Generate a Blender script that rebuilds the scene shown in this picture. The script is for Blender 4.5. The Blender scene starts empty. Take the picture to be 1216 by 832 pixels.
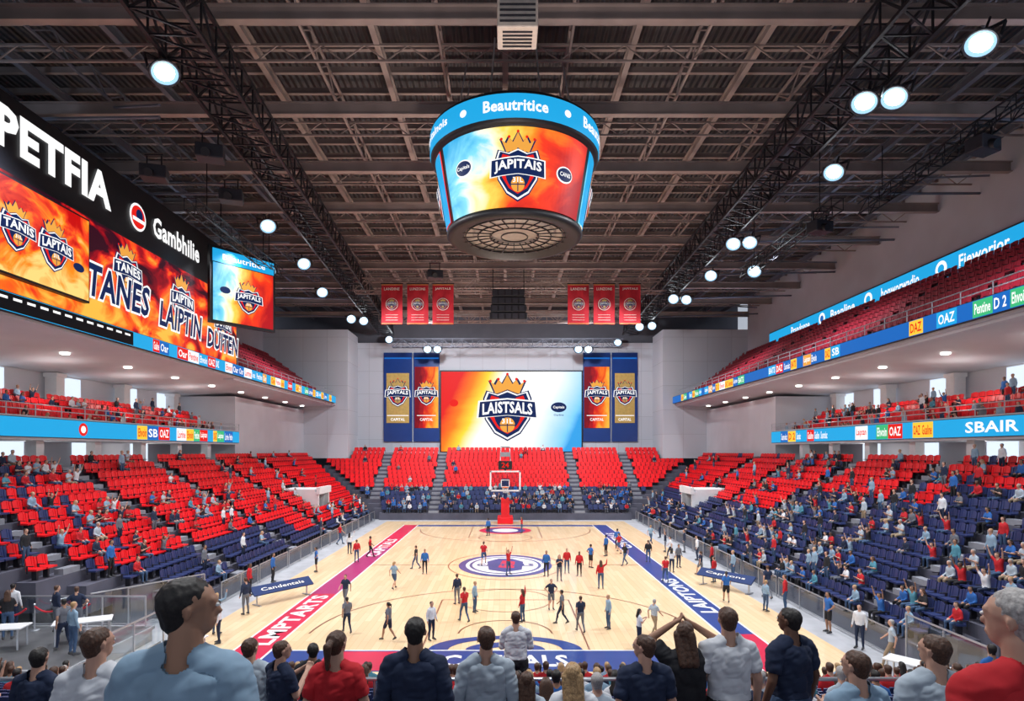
import bpy, bmesh, math, random
import numpy as np
from mathutils import Vector, Matrix, noise
random.seed(7); rng=random.Random(11)
sc=bpy.context.scene; COL=sc.collection
try: sc.view_settings.view_transform='Standard'
except Exception: pass
CZ=8.0; F=724.0
# ------------------------------------------------------------ materials
def mat(name,rgb,rough=.6,metal=0.,emis=0.,var=.12,scale=3.,bump=0.,spec=.5):
    m=bpy.data.materials.new(name); m.use_nodes=True; nt=m.node_tree; b=nt.nodes['Principled BSDF']
    b.inputs['Roughness'].default_value=rough; b.inputs['Metallic'].default_value=metal
    b.inputs['Specular IOR Level'].default_value=spec
    tc=nt.nodes.new('ShaderNodeTexCoord'); n=nt.nodes.new('ShaderNodeTexNoise'); n.inputs['Scale'].default_value=scale
    nt.links.new(tc.outputs['Object'],n.inputs['Vector'])
    r=nt.nodes.new('ShaderNodeValToRGB')
    r.color_ramp.elements[0].position=.3; r.color_ramp.elements[1].position=.7
    r.color_ramp.elements[0].color=(*[max(0,x*(1-var)) for x in rgb],1); r.color_ramp.elements[1].color=(*[min(1,x*(1+var)) for x in rgb],1)
    nt.links.new(n.outputs['Fac'],r.inputs['Fac']); nt.links.new(r.outputs['Color'],b.inputs['Base Color'])
    if emis>0:
        nt.links.new(r.outputs['Color'],b.inputs['Emission Color']); b.inputs['Emission Strength'].default_value=emis
    if bump>0:
        bp=nt.nodes.new('ShaderNodeBump'); bp.inputs['Strength'].default_value=bump
        nt.links.new(n.outputs['Fac'],bp.inputs['Height']); nt.links.new(bp.outputs['Normal'],b.inputs['Normal'])
    return m
def led(name,rgb,s=1.0):
    m=bpy.data.materials.new(name); m.use_nodes=True; nt=m.node_tree; b=nt.nodes['Principled BSDF']
    b.inputs['Base Color'].default_value=(*[x*.1 for x in rgb],1); b.inputs['Roughness'].default_value=.5; b.inputs['Specular IOR Level'].default_value=.1
    b.inputs['Emission Color'].default_value=(*rgb,1); b.inputs['Emission Strength'].default_value=s
    return m
def screenmat(name,stops,s=1.0,nscale=3.,namt=.5,diag=0.3,axis=0,base=0.0,asp=1.,dist=1.2):
    m=bpy.data.materials.new(name); m.use_nodes=True; nt=m.node_tree; b=nt.nodes['Principled BSDF']
    uv=nt.nodes.new('ShaderNodeUVMap'); sp=nt.nodes.new('ShaderNodeSeparateXYZ'); nt.links.new(uv.outputs[0],sp.inputs[0])
    mp=nt.nodes.new('ShaderNodeMapping'); mp.inputs['Scale'].default_value=(asp,1,1); nt.links.new(uv.outputs[0],mp.inputs[0])
    n=nt.nodes.new('ShaderNodeTexNoise'); n.inputs['Scale'].default_value=nscale; n.inputs['Detail'].default_value=6; n.inputs['Distortion'].default_value=dist
    nt.links.new(mp.outputs[0],n.inputs['Vector'])
    a=nt.nodes.new('ShaderNodeMath'); a.operation='MULTIPLY_ADD'; nt.links.new(n.outputs['Fac'],a.inputs[0]); a.inputs[1].default_value=namt; a.inputs[2].default_value=-.5*namt+base
    d=nt.nodes.new('ShaderNodeMath'); d.operation='MULTIPLY_ADD'; nt.links.new(sp.outputs[1-axis],d.inputs[0]); d.inputs[1].default_value=diag; nt.links.new(a.outputs[0],d.inputs[2])
    e=nt.nodes.new('ShaderNodeMath'); e.operation='ADD'; nt.links.new(d.outputs[0],e.inputs[1])
    if axis==1:
        q=nt.nodes.new('ShaderNodeMath'); q.operation='MULTIPLY'; nt.links.new(sp.outputs[1],q.inputs[0]); q.inputs[1].default_value=-.35; nt.links.new(q.outputs[0],e.inputs[0]); d.inputs[1].default_value=0
    else: nt.links.new(sp.outputs[axis],e.inputs[0])
    r=nt.nodes.new('ShaderNodeValToRGB'); cr=r.color_ramp
    while len(cr.elements)<len(stops): cr.elements.new(.5)
    for i,(p,c) in enumerate(stops): cr.elements[i].position=p; cr.elements[i].color=(*c,1)
    nt.links.new(e.outputs[0],r.inputs['Fac']); nt.links.new(r.outputs[0],b.inputs['Emission Color']); b.inputs['Emission Strength'].default_value=s
    b.inputs['Base Color'].default_value=(.01,.01,.01,1); b.inputs['Roughness'].default_value=.5; b.inputs['Specular IOR Level'].default_value=.1
    return m
M={}
M['wall']=mat('painted_wall',(.56,.57,.62),.75,var=.05,scale=.4)
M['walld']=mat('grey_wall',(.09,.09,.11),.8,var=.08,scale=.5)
M['conc']=mat('concrete',(.38,.39,.42),.6,var=.12,scale=1.2)
M['concd']=mat('dark_concrete',(.09,.09,.125),.8,var=.15,scale=1.)
M['step']=mat('stair_concrete',(.24,.25,.29),.8,var=.1)
M['steel']=mat('roof_steel_lit',(.30,.24,.22),.6,.1,var=.18,scale=.6)
M['steel_dim']=mat('roof_steel_dim',(.13,.14,.18),.6,.1,var=.15,scale=.6)  # darker bluish copy of the steel, dim roof sides put into the colour
M['black']=mat('black_metal',(.010,.010,.014),.5,.2,var=.1)
M['chrome']=mat('brushed_metal',(.5,.52,.56),.3,.8,var=.05)
M['white']=mat('white_paint',(.72,.73,.75),.5,var=.03)
M['cream']=mat('cream_panel',(.6,.52,.45),.5,var=.1)
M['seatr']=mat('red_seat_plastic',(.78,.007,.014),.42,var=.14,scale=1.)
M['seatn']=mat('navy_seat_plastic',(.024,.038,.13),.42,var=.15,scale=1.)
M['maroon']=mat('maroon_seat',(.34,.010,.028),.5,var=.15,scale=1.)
M['frame']=mat('seat_frame',(.03,.03,.04),.5,.3)
M['navy']=mat('navy_cloth',(.01,.03,.12),.8,var=.08)
M['gold']=mat('gold_cloth',(.62,.42,.12),.7,var=.1)
M['redc']=mat('red_cloth',(.55,.018,.035),.8,var=.12,scale=2)
M['whitec']=mat('white_cloth',(.8,.78,.74),.8,var=.04)
M['pnavy']=mat('navy_floor_paint',(.012,.05,.24),.3,var=.1,scale=.5)
M['pred']=mat('red_floor_paint',(.60,.012,.06),.3,var=.12,scale=.5)
M['pwhite']=mat('white_floor_paint',(.80,.80,.80),.3,var=.02)
M['ppale']=mat('magenta_floor_paint',(.38,.02,.14),.3,var=.05)
M['pline']=mat('brown_line_paint',(.25,.1,.05),.3,var=.05)
M['lw']=led('led_white',(1,1,1),1.05); M['lnavy']=led('led_navy',(.006,.02,.10),.9); M['lgold']=led('led_gold',(.85,.38,.06),1.)
M['lred']=led('led_red',(.8,.015,.01),1.); M['lcyan']=led('led_cyan',(.015,.36,.72),1.1); M['lblue']=led('led_blue',(.01,.14,.52),1.)
M['lgreen']=led('led_green',(.05,.5,.2),1.); M['lyel']=led('led_yellow',(1,.62,.05),1.); M['lblack']=led('led_black',(.01,.01,.015),.3)
M['lamp']=led('lamp_lens',(.86,.95,1),26.); M['halo']=led('lamp_halo_glow',(.38,.66,.92),1.1); M['down']=led('downlight_lens',(1,.96,.88),5.)  # bluish halo round the lens is painted as a glowing ring
M['glassw']=led('window_daylight',(.75,.86,.98),1.1)
M['fire']=screenmat('fire_display',[(0.12,(.03,.0,.008)),(.27,(.30,.0,.008)),(.40,(.80,.02,.01)),(.54,(1,.16,.01)),(.72,(1,.50,.06))],1.1,2.6,1.9,0,1,.54,4.5)
M['fire2']=screenmat('bright_fire_display',[(0.1,(.55,.0,.0)),(.28,(.9,.05,.01)),(.42,(1,.28,.01)),(.6,(1,.68,.20))],1.1,2.4,1.6,0,1,.56,2.)
M['jumbo']=screenmat('jumbotron_display',[(0,(.005,.36,.72)),(.17,(.22,.72,.95)),(.27,(1,.97,.75)),(.42,(1,.70,.10)),(.58,(1,.30,.02)),(.76,(.92,.04,.01)),(1,(.45,.005,.01))],1.15,2.0,1.0,-.22,0,.17,1.6,.6)
M['wallscr']=screenmat('end_wall_display',[(0.02,(.75,.01,.01)),(.12,(1,.2,.01)),(.22,(1,.68,.04)),(.33,(1,1,.93)),(.68,(1,1,1)),(.95,(.2,.6,.95)),(1,(.03,.33,.75))],1.15,1.5,.15,-.25,0,.12)
M['banr']=screenmat('fire_banner_display',[(0.0,(.2,.0,.01)),(.3,(.7,.01,.01)),(.55,(1,.15,.01)),(.85,(1,.5,.05))],1.,3,1.0,-.2,0,-.05)
def wallpanel():
    m=mat('panelled_wall',(.6,.61,.65),.75,var=.04,scale=.3); nt=m.node_tree; b=nt.nodes['Principled BSDF']
    tc=nt.nodes.new('ShaderNodeTexCoord'); mp=nt.nodes.new('ShaderNodeMapping'); mp.inputs['Rotation'].default_value=(math.radians(90),0,0)
    br=nt.nodes.new('ShaderNodeTexBrick'); br.inputs['Scale'].default_value=1; br.inputs['Brick Width'].default_value=3.2; br.inputs['Row Height'].default_value=3.2
    br.inputs['Mortar Size'].default_value=.02; br.offset=0; br.inputs['Color1'].default_value=(.60,.62,.67,1); br.inputs['Color2'].default_value=(.56,.58,.64,1); br.inputs['Mortar'].default_value=(.40,.41,.45,1)
    nt.links.new(tc.outputs['Object'],mp.inputs[0]); nt.links.new(mp.outputs[0],br.inputs[0]); nt.links.new(br.outputs[0],b.inputs['Base Color']); return m
M['panel']=wallpanel()
def woodmat():
    m=bpy.data.materials.new('maple_court_wood'); m.use_nodes=True; nt=m.node_tree; b=nt.nodes['Principled BSDF']
    tc=nt.nodes.new('ShaderNodeTexCoord'); mp=nt.nodes.new('ShaderNodeMapping'); mp.inputs['Rotation'].default_value=(0,0,math.radians(90))
    br=nt.nodes.new('ShaderNodeTexBrick'); br.inputs['Scale'].default_value=1; br.inputs['Brick Width'].default_value=3.; br.inputs['Row Height'].default_value=.3
    br.inputs['Mortar Size'].default_value=.006; br.inputs['Color1'].default_value=(.86,.65,.40,1); br.inputs['Color2'].default_value=(.76,.55,.32,1); br.inputs['Mortar'].default_value=(.6,.4,.22,1)
    nt.links.new(tc.outputs['Object'],mp.inputs[0]); nt.links.new(mp.outputs[0],br.inputs[0]); nt.links.new(br.outputs[0],b.inputs['Base Color'])
    b.inputs['Roughness'].default_value=.2; return m
M['wood']=woodmat()
def deckmat():
    m=mat('corrugated_roof_deck',(.075,.068,.072),.7,.2,var=.2,scale=.3); nt=m.node_tree; b=nt.nodes['Principled BSDF']
    tc=nt.nodes.new('ShaderNodeTexCoord'); w=nt.nodes.new('ShaderNodeTexWave'); w.inputs['Scale'].default_value=.9; nt.links.new(tc.outputs['Object'],w.inputs[0])
    bp=nt.nodes.new('ShaderNodeBump'); bp.inputs['Strength'].default_value=.8; bp.inputs['Distance'].default_value=.2; nt.links.new(w.outputs['Fac'],bp.inputs['Height']); nt.links.new(bp.outputs[0],b.inputs['Normal']); return m
M['deck']=deckmat()
def glassmat():
    m=bpy.data.materials.new('clear_barrier_glass'); m.use_nodes=True; nt=m.node_tree; nt.nodes.clear()
    o=nt.nodes.new('ShaderNodeOutputMaterial'); t=nt.nodes.new('ShaderNodeBsdfTransparent'); t.inputs[0].default_value=(.93,.96,.97,1)
    g=nt.nodes.new('ShaderNodeBsdfGlossy'); g.inputs['Roughness'].default_value=.05; x=nt.nodes.new('ShaderNodeMixShader'); x.inputs[0].default_value=.07
    nt.links.new(t.outputs[0],x.inputs[1]); nt.links.new(g.outputs[0],x.inputs[2]); nt.links.new(x.outputs[0],o.inputs[0]); return m
M['glass']=glassmat()
# ------------------------------------------------------------ helpers
def tag(o,label=None,cat=None,group=None,kind=None):
    if label: o['label']=label
    if cat: o['category']=cat
    if group: o['group']=group
    if kind: o['kind']=kind
    return o
def empty(name,loc,rot=(0,0,0),scale=1):
    o=bpy.data.objects.new(name,None); o.location=loc; o.rotation_euler=rot; o.scale=(scale,)*3; o.empty_display_size=.3; COL.objects.link(o); return o
class MB:
    def __init__(s): s.V=[];s.F=[];s.M=[]
    def add(s,vs,fs,mi=0):
        k=len(s.V); s.V+= [tuple(v) for v in vs]
        for f in fs: s.F.append(tuple(i+k for i in f)); s.M.append(mi)
    def box(s,c,d,mi=0,R=None):
        vs=[]
        for z in(-.5,.5):
            for x,y in((-.5,-.5),(.5,-.5),(.5,.5),(-.5,.5)):
                v=Vector((x*d[0],y*d[1],z*d[2])); 
                if R is not None: v=R@v
                vs.append(v+Vector(c))
        s.add(vs,[(3,2,1,0),(4,5,6,7),(0,1,5,4),(1,2,6,5),(2,3,7,6),(3,0,4,7)],mi)
    def span(s,a,b,mi=0): s.box([(a[i]+b[i])/2 for i in range(3)],[abs(b[i]-a[i]) for i in range(3)],mi)
    def tube(s,p0,p1,r,mi=0,n=6,r1=None):
        p0=Vector(p0);p1=Vector(p1); r1=r if r1 is None else r1
        d=(p1-p0).normalized(); a=Vector((1,0,0))
        if abs(d.z)<.99: a=d.cross(Vector((0,0,1))).normalized()
        b=d.cross(a); vs=[]
        for p,rr in((p0,r),(p1,r1)):
            for i in range(n):
                t=2*math.pi*(i+.5)/n; vs.append(p+a*math.cos(t)*rr+b*math.sin(t)*rr)
        s.add(vs,[(i,(i+1)%n,n+(i+1)%n,n+i) for i in range(n)]+[tuple(range(n-1,-1,-1)),tuple(range(n,2*n))],mi)
    def lathe(s,prof,c,n=32,mi=0,close=False):
        vs=[];fs=[]
        for r,z in prof:
            for i in range(n):
                t=2*math.pi*i/n; vs.append((c[0]+r*math.sin(t),c[1]-r*math.cos(t),c[2]+z))
        for j in range(len(prof)-1):
            for i in range(n): fs.append((j*n+i,j*n+(i+1)%n,(j+1)*n+(i+1)%n,(j+1)*n+i))
        s.add(vs,fs,mi)
    def build(s,name,mats,parent=None,smooth=False,local=False,bevel=0):
        V=np.array(s.V,dtype=float)
        if parent is not None:
            off=np.zeros(3) if local else np.array(parent.location)
        else:
            off=np.array([(V[:,0].min()+V[:,0].max())/2,(V[:,1].min()+V[:,1].max())/2,V[:,2].min()]) if not local else np.zeros(3)
        me=bpy.data.meshes.new(name); me.from_pydata((V-off).tolist(),[],s.F)
        for m in (mats if isinstance(mats,list) else [mats]): me.materials.append(m)
        me.polygons.foreach_set('material_index',s.M)
        if smooth: me.polygons.foreach_set('use_smooth',[True]*len(me.polygons))
        o=bpy.data.objects.new(name,me); COL.objects.link(o)
        if parent is not None: o.parent=parent
        elif not local: o.location=off
        if bevel>0:
            md=o.modifiers.new('b','BEVEL'); md.width=bevel; md.segments=2
        return o
def uvscreen(name,material,mapf,w,h,nu=1,nv=1,parent=None):
    vs=[];fs=[];uv=[]
    for j in range(nv+1):
        for i in range(nu+1): vs.append(mapf(w*i/nu,h*j/nv,0)); uv.append((i/nu,j/nv))
    for j in range(nv):
        for i in range(nu): a=j*(nu+1)+i; fs.append((a,a+1,a+nu+2,a+nu+1))
    me=bpy.data.meshes.new(name); off=Vector(parent.location) if parent else Vector((0,0,0))
    me.from_pydata([tuple(Vector(v)-off) for v in vs],[],fs); l=me.uv_layers.new(name='UVMap')
    for p in me.polygons:
        for li in p.loop_indices: l.data[li].uv=uv[me.loops[li].vertex_index]
    me.materials.append(material); o=bpy.data.objects.new(name,me); COL.objects.link(o); o.parent=parent; return o
_tc={}
def tmesh(s,bold):
    if (s,bold) in _tc: return _tc[(s,bold)]
    cu=bpy.data.curves.new('t','FONT'); cu.body=s; cu.size=1; cu.offset=bold; cu.resolution_u=2; cu.space_character=1.0+bold*1.6
    ob=bpy.data.objects.new('t',cu); COL.objects.link(ob); dg=bpy.context.evaluated_depsgraph_get()
    me=bpy.data.meshes.new_from_object(ob.evaluated_get(dg))
    V=[(v.co.x,v.co.y) for v in me.vertices]; Fc=[tuple(p.vertices) for p in me.polygons]
    x0=min(v[0] for v in V); x1=max(v[0] for v in V); y0=min(v[1] for v in V); y1=max(v[1] for v in V)
    V=[((x-x0)/(x1-x0),(y-y0)/(y1-y0)) for x,y in V]
    bpy.data.objects.remove(ob); bpy.data.meshes.remove(me); bpy.data.curves.remove(cu)
    _tc[(s,bold)]=(V,Fc); return _tc[(s,bold)]
class Decal:
    def __init__(s,mapf,dl=.012): s.f=mapf; s.V=[];s.F=[];s.M=[]; s.dl=dl
    def poly(s,pts,mi,layer=1):
        k=len(s.V); s.V+=[(x,y,layer) for x,y in pts]; s.F.append(tuple(range(k,k+len(pts)))); s.M.append(mi)
    def rect(s,x0,y0,x1,y1,mi,layer=1): s.poly([(x0,y0),(x1,y0),(x1,y1),(x0,y1)],mi,layer)
    def ell(s,cx,cy,rx,ry,mi,layer=1,n=28): s.poly([(cx+rx*math.cos(2*math.pi*i/n),cy+ry*math.sin(2*math.pi*i/n)) for i in range(n)],mi,layer)
    def arc(s,cx,cy,r0,r1,a0,a1,mi,layer=1,n=40,ky=1.):
        for i in range(n):
            t0=a0+(a1-a0)*i/n; t1=a0+(a1-a0)*(i+1)/n
            s.poly([(cx+r0*math.cos(t0),cy+ky*r0*math.sin(t0)),(cx+r1*math.cos(t0),cy+ky*r1*math.sin(t0)),(cx+r1*math.cos(t1),cy+ky*r1*math.sin(t1)),(cx+r0*math.cos(t1),cy+ky*r0*math.sin(t1))],mi,layer)
    def text(s,t,x0,y0,w,h,mi,layer=2,bold=.02,shear=0.,arch=0.,rot=0):
        V,Fc=tmesh(t,bold); k=len(s.V)
        for x,y in V:
            px=x*w+shear*y*h; py=y*h+arch*(1-(2*x-1)**2)*h
            if rot: px,py=-py,px
            s.V.append((x0+px,y0+py,layer))
        for f in Fc: s.F.append(tuple(i+k for i in f)); s.M.append(mi)
    def crest(s,cx,cy,w,L=1,word='JAPITALS',k=None):
        k=k or dict(w=0,n=1,g=2,r=3)
        sh=[(-.46,.25),(-.40,.40),(-.2,.34),(0,.42),(.2,.34),(.40,.40),(.46,.25),(.43,-.15),(.25,-.42),(0,-.56),(-.25,-.42),(-.43,-.15)]
        A=lambda pts,q=1:[(cx+x*w*q,cy+y*w*q) for x,y in pts]
        crown=[(-.24,.36),(-.34,.60),(-.24,.53),(-.18,.64),(-.10,.55),(0,.74),(.10,.55),(.18,.64),(.24,.53),(.34,.60),(.24,.36)]
        s.poly(A([(x*1.15,y*1.05) for x,y in crown]),k['n'],L); s.poly(A(crown),k['g'],L+1)
        for x,y in((-.34,.61),(0,.75),(.34,.61),(-.18,.65),(.18,.65)): s.ell(cx+x*w,cy+y*w,.028*w,.028*w,k['r'],L+2,10)
        s.poly(A(sh,1.06),k['n'],L+1); s.poly(A(sh),k['w'],L+2); s.poly(A(sh,.93),k['n'],L+3); s.poly(A(sh,.80),k['r'],L+4)
        s.ell(cx,cy-.02*w,.27*w,.36*w,k['n'],L+5); s.ell(cx,cy-.27*w,.15*w,.15*w,k['g'],L+6)
        s.rect(cx-.15*w,cy-.285*w,cx+.15*w,cy-.265*w,k['n'],L+7); s.rect(cx-.01*w,cy-.41*w,cx+.01*w,cy-.13*w,k['n'],L+7)
        b=[(-.58,-.12),(0,-.07),(.58,-.12),(.55,.19),(0,.24),(-.55,.19)]
        s.poly(A([(x*1.06,y*1.12) for x,y in b]),k['w'],L+7); s.poly(A(b),k['n'],L+8)
        s.text(word,cx-.50*w,cy-.075*w,w,.23*w,k['w'],L+9,.03,0,.2)
        s.text('31L',cx-.11*w,cy-.24*w,.22*w,.1*w,k['w'],L+8,.02)
    def build(s,name,mats,parent=None,maxe=None):
        bm=bmesh.new(); vv=[bm.verts.new(v) for v in s.V]
        for f,m in zip(s.F,s.M):
            try: q=bm.faces.new([vv[i] for i in f]); q.material_index=m
            except ValueError: pass
        bm.normal_update()
        for q in bm.faces:
            if q.normal.z<0: q.normal_flip()
        if maxe:
            bmesh.ops.triangulate(bm,faces=bm.faces[:])
            for _ in range(4):
                e=[e for e in bm.edges if e.calc_length()>maxe]
                if not e: break
                bmesh.ops.subdivide_edges(bm,edges=e,cuts=1); bmesh.ops.triangulate(bm,faces=bm.faces[:])
        off=Vector(parent.location) if parent else Vector((0,0,0))
        for v in bm.verts: v.co=Vector(s.f(v.co.x,v.co.y,v.co.z*s.dl))-off
        me=bpy.data.meshes.new(name); bm.to_mesh(me); bm.free()
        for m in mats: me.materials.append(m)
        o=bpy.data.objects.new(name,me); COL.objects.link(o); o.parent=parent; return o
LEDM=[M['lw'],M['lnavy'],M['lgold'],M['lred'],M['lcyan'],M['lblue'],M['lgreen'],M['lyel'],M['lblack']]
CLM=[M['whitec'],M['navy'],M['gold'],M['redc']]
def planemap(o,u,n):
    o=Vector(o);u=Vector(u).normalized();n=Vector(n).normalized(); v=Vector((0,0,1))
    return lambda x,y,l:o+u*x+v*y+n*l
# ------------------------------------------------------------ people
def capsule(V,Fc,p0,p1,r0,r1,n=12):
    p0=Vector(p0);p1=Vector(p1); d=p1-p0
    d=d.normalized() if d.length>1e-6 else Vector((0,0,1)); a=d.orthogonal().normalized(); b=d.cross(a); k=len(V)
    V.append(tuple(p0-d*r0)); rings=[]
    for p,r,angs in((p0,r0,(-60,-30,0)),(p1,r1,(0,30,60))):
        for g in angs:
            g=math.radians(g); rings.append([tuple(p+d*math.sin(g)*r+(a*math.cos(t)+b*math.sin(t))*math.cos(g)*r) for t in [2*math.pi*i/n for i in range(n)]])
    for q in rings: V+=q
    V.append(tuple(p1+d*r1)); e=len(V)-1
    for i in range(n): Fc.append((k,k+1+(i+1)%n,k+1+i))
    for j in range(5):
        for i in range(n): Fc.append((k+1+j*n+i,k+1+j*n+(i+1)%n,k+1+(j+1)*n+(i+1)%n,k+1+(j+1)*n+i))
    for i in range(n): Fc.append((k+1+5*n+i,k+1+5*n+(i+1)%n,e))
def ellipsoid(V,Fc,c,r,n=14,m=9):
    k=len(V); V.append((c[0],c[1],c[2]-r[2]))
    for j in range(1,m):
        g=-math.pi/2+math.pi*j/m
        for i in range(n): t=2*math.pi*i/n; V.append((c[0]+r[0]*math.cos(g)*math.cos(t),c[1]+r[1]*math.cos(g)*math.sin(t),c[2]+r[2]*math.sin(g)))
    V.append((c[0],c[1],c[2]+r[2])); e=len(V)-1
    for i in range(n): Fc.append((k,k+1+(i+1)%n,k+1+i))
    for j in range(m-2):
        for i in range(n): Fc.append((k+1+j*n+i,k+1+j*n+(i+1)%n,k+1+(j+1)*n+(i+1)%n,k+1+(j+1)*n+i))
    for i in range(n): Fc.append((k+1+(m-2)*n+i,k+1+(m-2)*n+(i+1)%n,e))
ARM={'stand':[((.245,-.03,1.15),(.265,.05,.90))]*2,'walk':[((.24,.10,1.17),(.24,.28,1.0)),((.25,-.14,1.16),(.26,-.10,.90))],
 'run':[((.25,-.16,1.2),(.24,.05,1.06)),((.24,.14,1.2),(.18,.32,1.3))],'raised':[((.31,.12,1.56),(.10,.12,1.70))]*2,
 'cheer':[((.30,.05,1.62),(.34,.08,1.88))]*2,'phone':[((.23,.06,1.17),(.07,.29,1.33))]*2,'hips':[((.36,-.06,1.2),(.2,.06,1.03))]*2,
 'seated':[((.24,.02,1.15),(.16,.27,1.06))]*2,'clap':[((.25,.08,1.16),(.04,.30,1.22))]*2,'wave':[((.34,.04,1.5),(.38,.08,1.78)),((.245,-.03,1.15),(.255,.06,.9))]}
def prims(pose,fem=False,hi=False,yaw=0,longs=False,hair='short',arms=None,lean=0.,shorts=False):
    P=[]; seat=pose.startswith('seated'); sh=.15 if fem else .175
    T=Vector((0,0,-.41 if seat else 0)); 
    def cap(a,b,r0,r1,t): P.append(('c',Vector(a),Vector(b),r0,r1,t))
    def el(c,r,t): P.append(('e',Vector(c),r,t))
    def U(p):
        p=Vector(p)+T; h=max(0,p.z-(.95+T.z)); p.y+=math.sin(lean)*h; return p
    el(U((0,-.01,.95)),(.165,.12,.12),2)
    el(U((0,0,.99)),(.168,.122,.10),1); el(U((0,.0,1.11)),(.148 if not fem else .130,.112,.17),1); el(U((0,0,1.29)),(sh-.01,.118,.19),1)
    for s in(-1,1):
        cap(U((s*.09,0,1.36)),U((s*.08,0,1.0)),.095,.085,1); cap(U((s*(sh-.015),0,1.405)),U((s*.04,-.008,1.475)),.060,.048,1)
        if fem: el(U((s*.075,.09,1.28)),(.06,.055,.06),1)
    cap(U((0,-.012,1.42)),U((0,.008,1.57)),.066,.059,0)
    hc=U((0,.02,1.64)); cy=math.cos(yaw); sy=math.sin(yaw)
    def H(x,y,z): return hc+Vector((x*cy-y*sy,x*sy+y*cy,z))
    def hcap(a,b,r0,r1,t): cap(H(*a),H(*b),r0,r1,t)
    hcap((0,-.028,.03),(0,.018,.032),.078,.076,0); hcap((0,.02,-.02),(0,.045,-.055),.064,.047,0)
    hcap((0,.03,.03),(0,.035,-.03),.066,.058,0)
    hcap((0,.088,.012),(0,.105,-.018),.009,.013,0)
    for s in(-1,1): hcap((s*.078,-.003,.012),(s*.075,-.006,-.018),.011,.009,0)
    if hi:
        for s in(-1,1):
            hcap((s*.012,.094,.03),(s*.045,.082,.034),.010,.009,0); hcap((s*.03,.084,.012),(s*.0305,.085,.012),.012,.012,0)
        hcap((-.018,.09,-.047),(.018,.09,-.047),.008,.008,0); hcap((-.015,.088,-.056),(.015,.088,-.056),.008,.008,0)
    hp=[]
    hp.append(('c',H(0,-.028,.036),H(0,.004,.044),.0815,.0775,4))
    hp.append(('c',H(0,-.034,.02),H(0,-.034,-.03),.077,.062,4))
    if hair=='long':
        for x in(-.05,0,.05): hp.append(('c',H(x,-.05,.0),U((x*1.1,-.10,1.40)),.052,.042,4))
    if hair=='pony':
        hp.append(('c',H(0,-.10,.04),H(0,-.15,.02),.03,.035,4)); hp.append(('c',H(0,-.15,.02),H(0,-.15,-.16),.036,.018,4))
    if not hi: P+=hp
    A=arms or ARM.get(pose,ARM['seated' if seat else 'stand'])
    for s,(e,w) in zip((1,-1),A):
        S=U((s*sh,0,1.40)); E=U((s*e[0],e[1],e[2])); W=U((s*w[0],w[1],w[2]))
        cap(S,E,.050,.041,0 if not longs else 1); m=S.lerp(E,.6); cap(S,m,.062,.056,1)
        if longs: cap(S,E,.058,.048,1); cap(E,W.lerp(E,.08),.047,.036,1)
        cap(E,W,.041,.028,0)
        d=(W-E).normalized()
        lat=Vector((0,1,0))-d*d.y
        if lat.length<.3: lat=Vector((-s,0,0))-d*(-s*d.x)
        lat.normalize(); nn=lat.cross(d)*s; 
        if hi:
            cap(W-d*.01,W+d*.075+lat*.02,.022,.019,0); cap(W-d*.01,W+d*.075-lat*.02,.022,.018,0); cap(W,W+d*.07,.022,.019,0)
            for q,ln in((.031,.062),(.011,.074),(-.010,.068),(-.030,.052)):
                b=W+d*.082+lat*q; c=b+(d+nn*.25).normalized()*ln*.55; f=c+(d*.7+nn*.7).normalized()*ln*.45
                cap(b,c,.010,.009,0); cap(c,f,.009,.008,0)
            b=W+d*.02+lat*.028; c=b+(d*.6+lat*.7).normalized()*.04; cap(b,c,.012,.011,0); cap(c,c+(d*.9+lat*.2+nn*.3).normalized()*.03,.0105,.009,0)
        else:
            cap(W,W+d*.09,.032,.026,0); cap(W+d*.03+lat*.02,W+d*.07+lat*.045,.013,.011,0)
    if seat: L=[((.1,0,.54),(.15,.43,.53),(.15,.42,.09),(.17,.57,.045))]*2
    elif pose=='walk': L=[((.09,0,.93),(.1,-.03,.50),(.1,-.30,.16),(.1,-.18,.04)),((.09,0,.93),(.1,.19,.53),(.1,.27,.10),(.12,.42,.05))]
    elif pose=='run': L=[((.09,0,.93),(.11,.30,.62),(.11,.18,.22),(.11,.33,.17)),((.09,0,.93),(.1,-.08,.5),(.1,-.33,.12),(.1,-.2,.04))]
    elif pose=='cheer' : L=[((.1,0,.93),(.17,.02,.5),(.21,-.02,.09),(.25,.13,.045))]*2
    else: L=[((.095,0,.93),(.115,.015,.50),(.12,-.03,.09),(.145,.13,.045))]*2
    lt=0 if shorts else 2
    for s,(h,k,a,t) in zip((1,-1),L):
        h=Vector((s*h[0],h[1],h[2]));k=Vector((s*k[0],k[1],k[2]));a=Vector((s*a[0],a[1],a[2]));t=Vector((s*t[0],t[1],t[2]))
        if shorts: cap(h,h.lerp(k,.75),.098,.085,2)
        cap(h,k,.092,.06,lt); cap(k,a,.056,.04,lt)
        cb=k.lerp(a,.3)+Vector((0,-.015,0)); cap(cb,cb+(a-k)*.15,.055,.05,lt); cap(a,t,.045,.036,3); cap(a+Vector((0,-.03,-.03)),t,.042,.034,3)
    return P,hp,H
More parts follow.
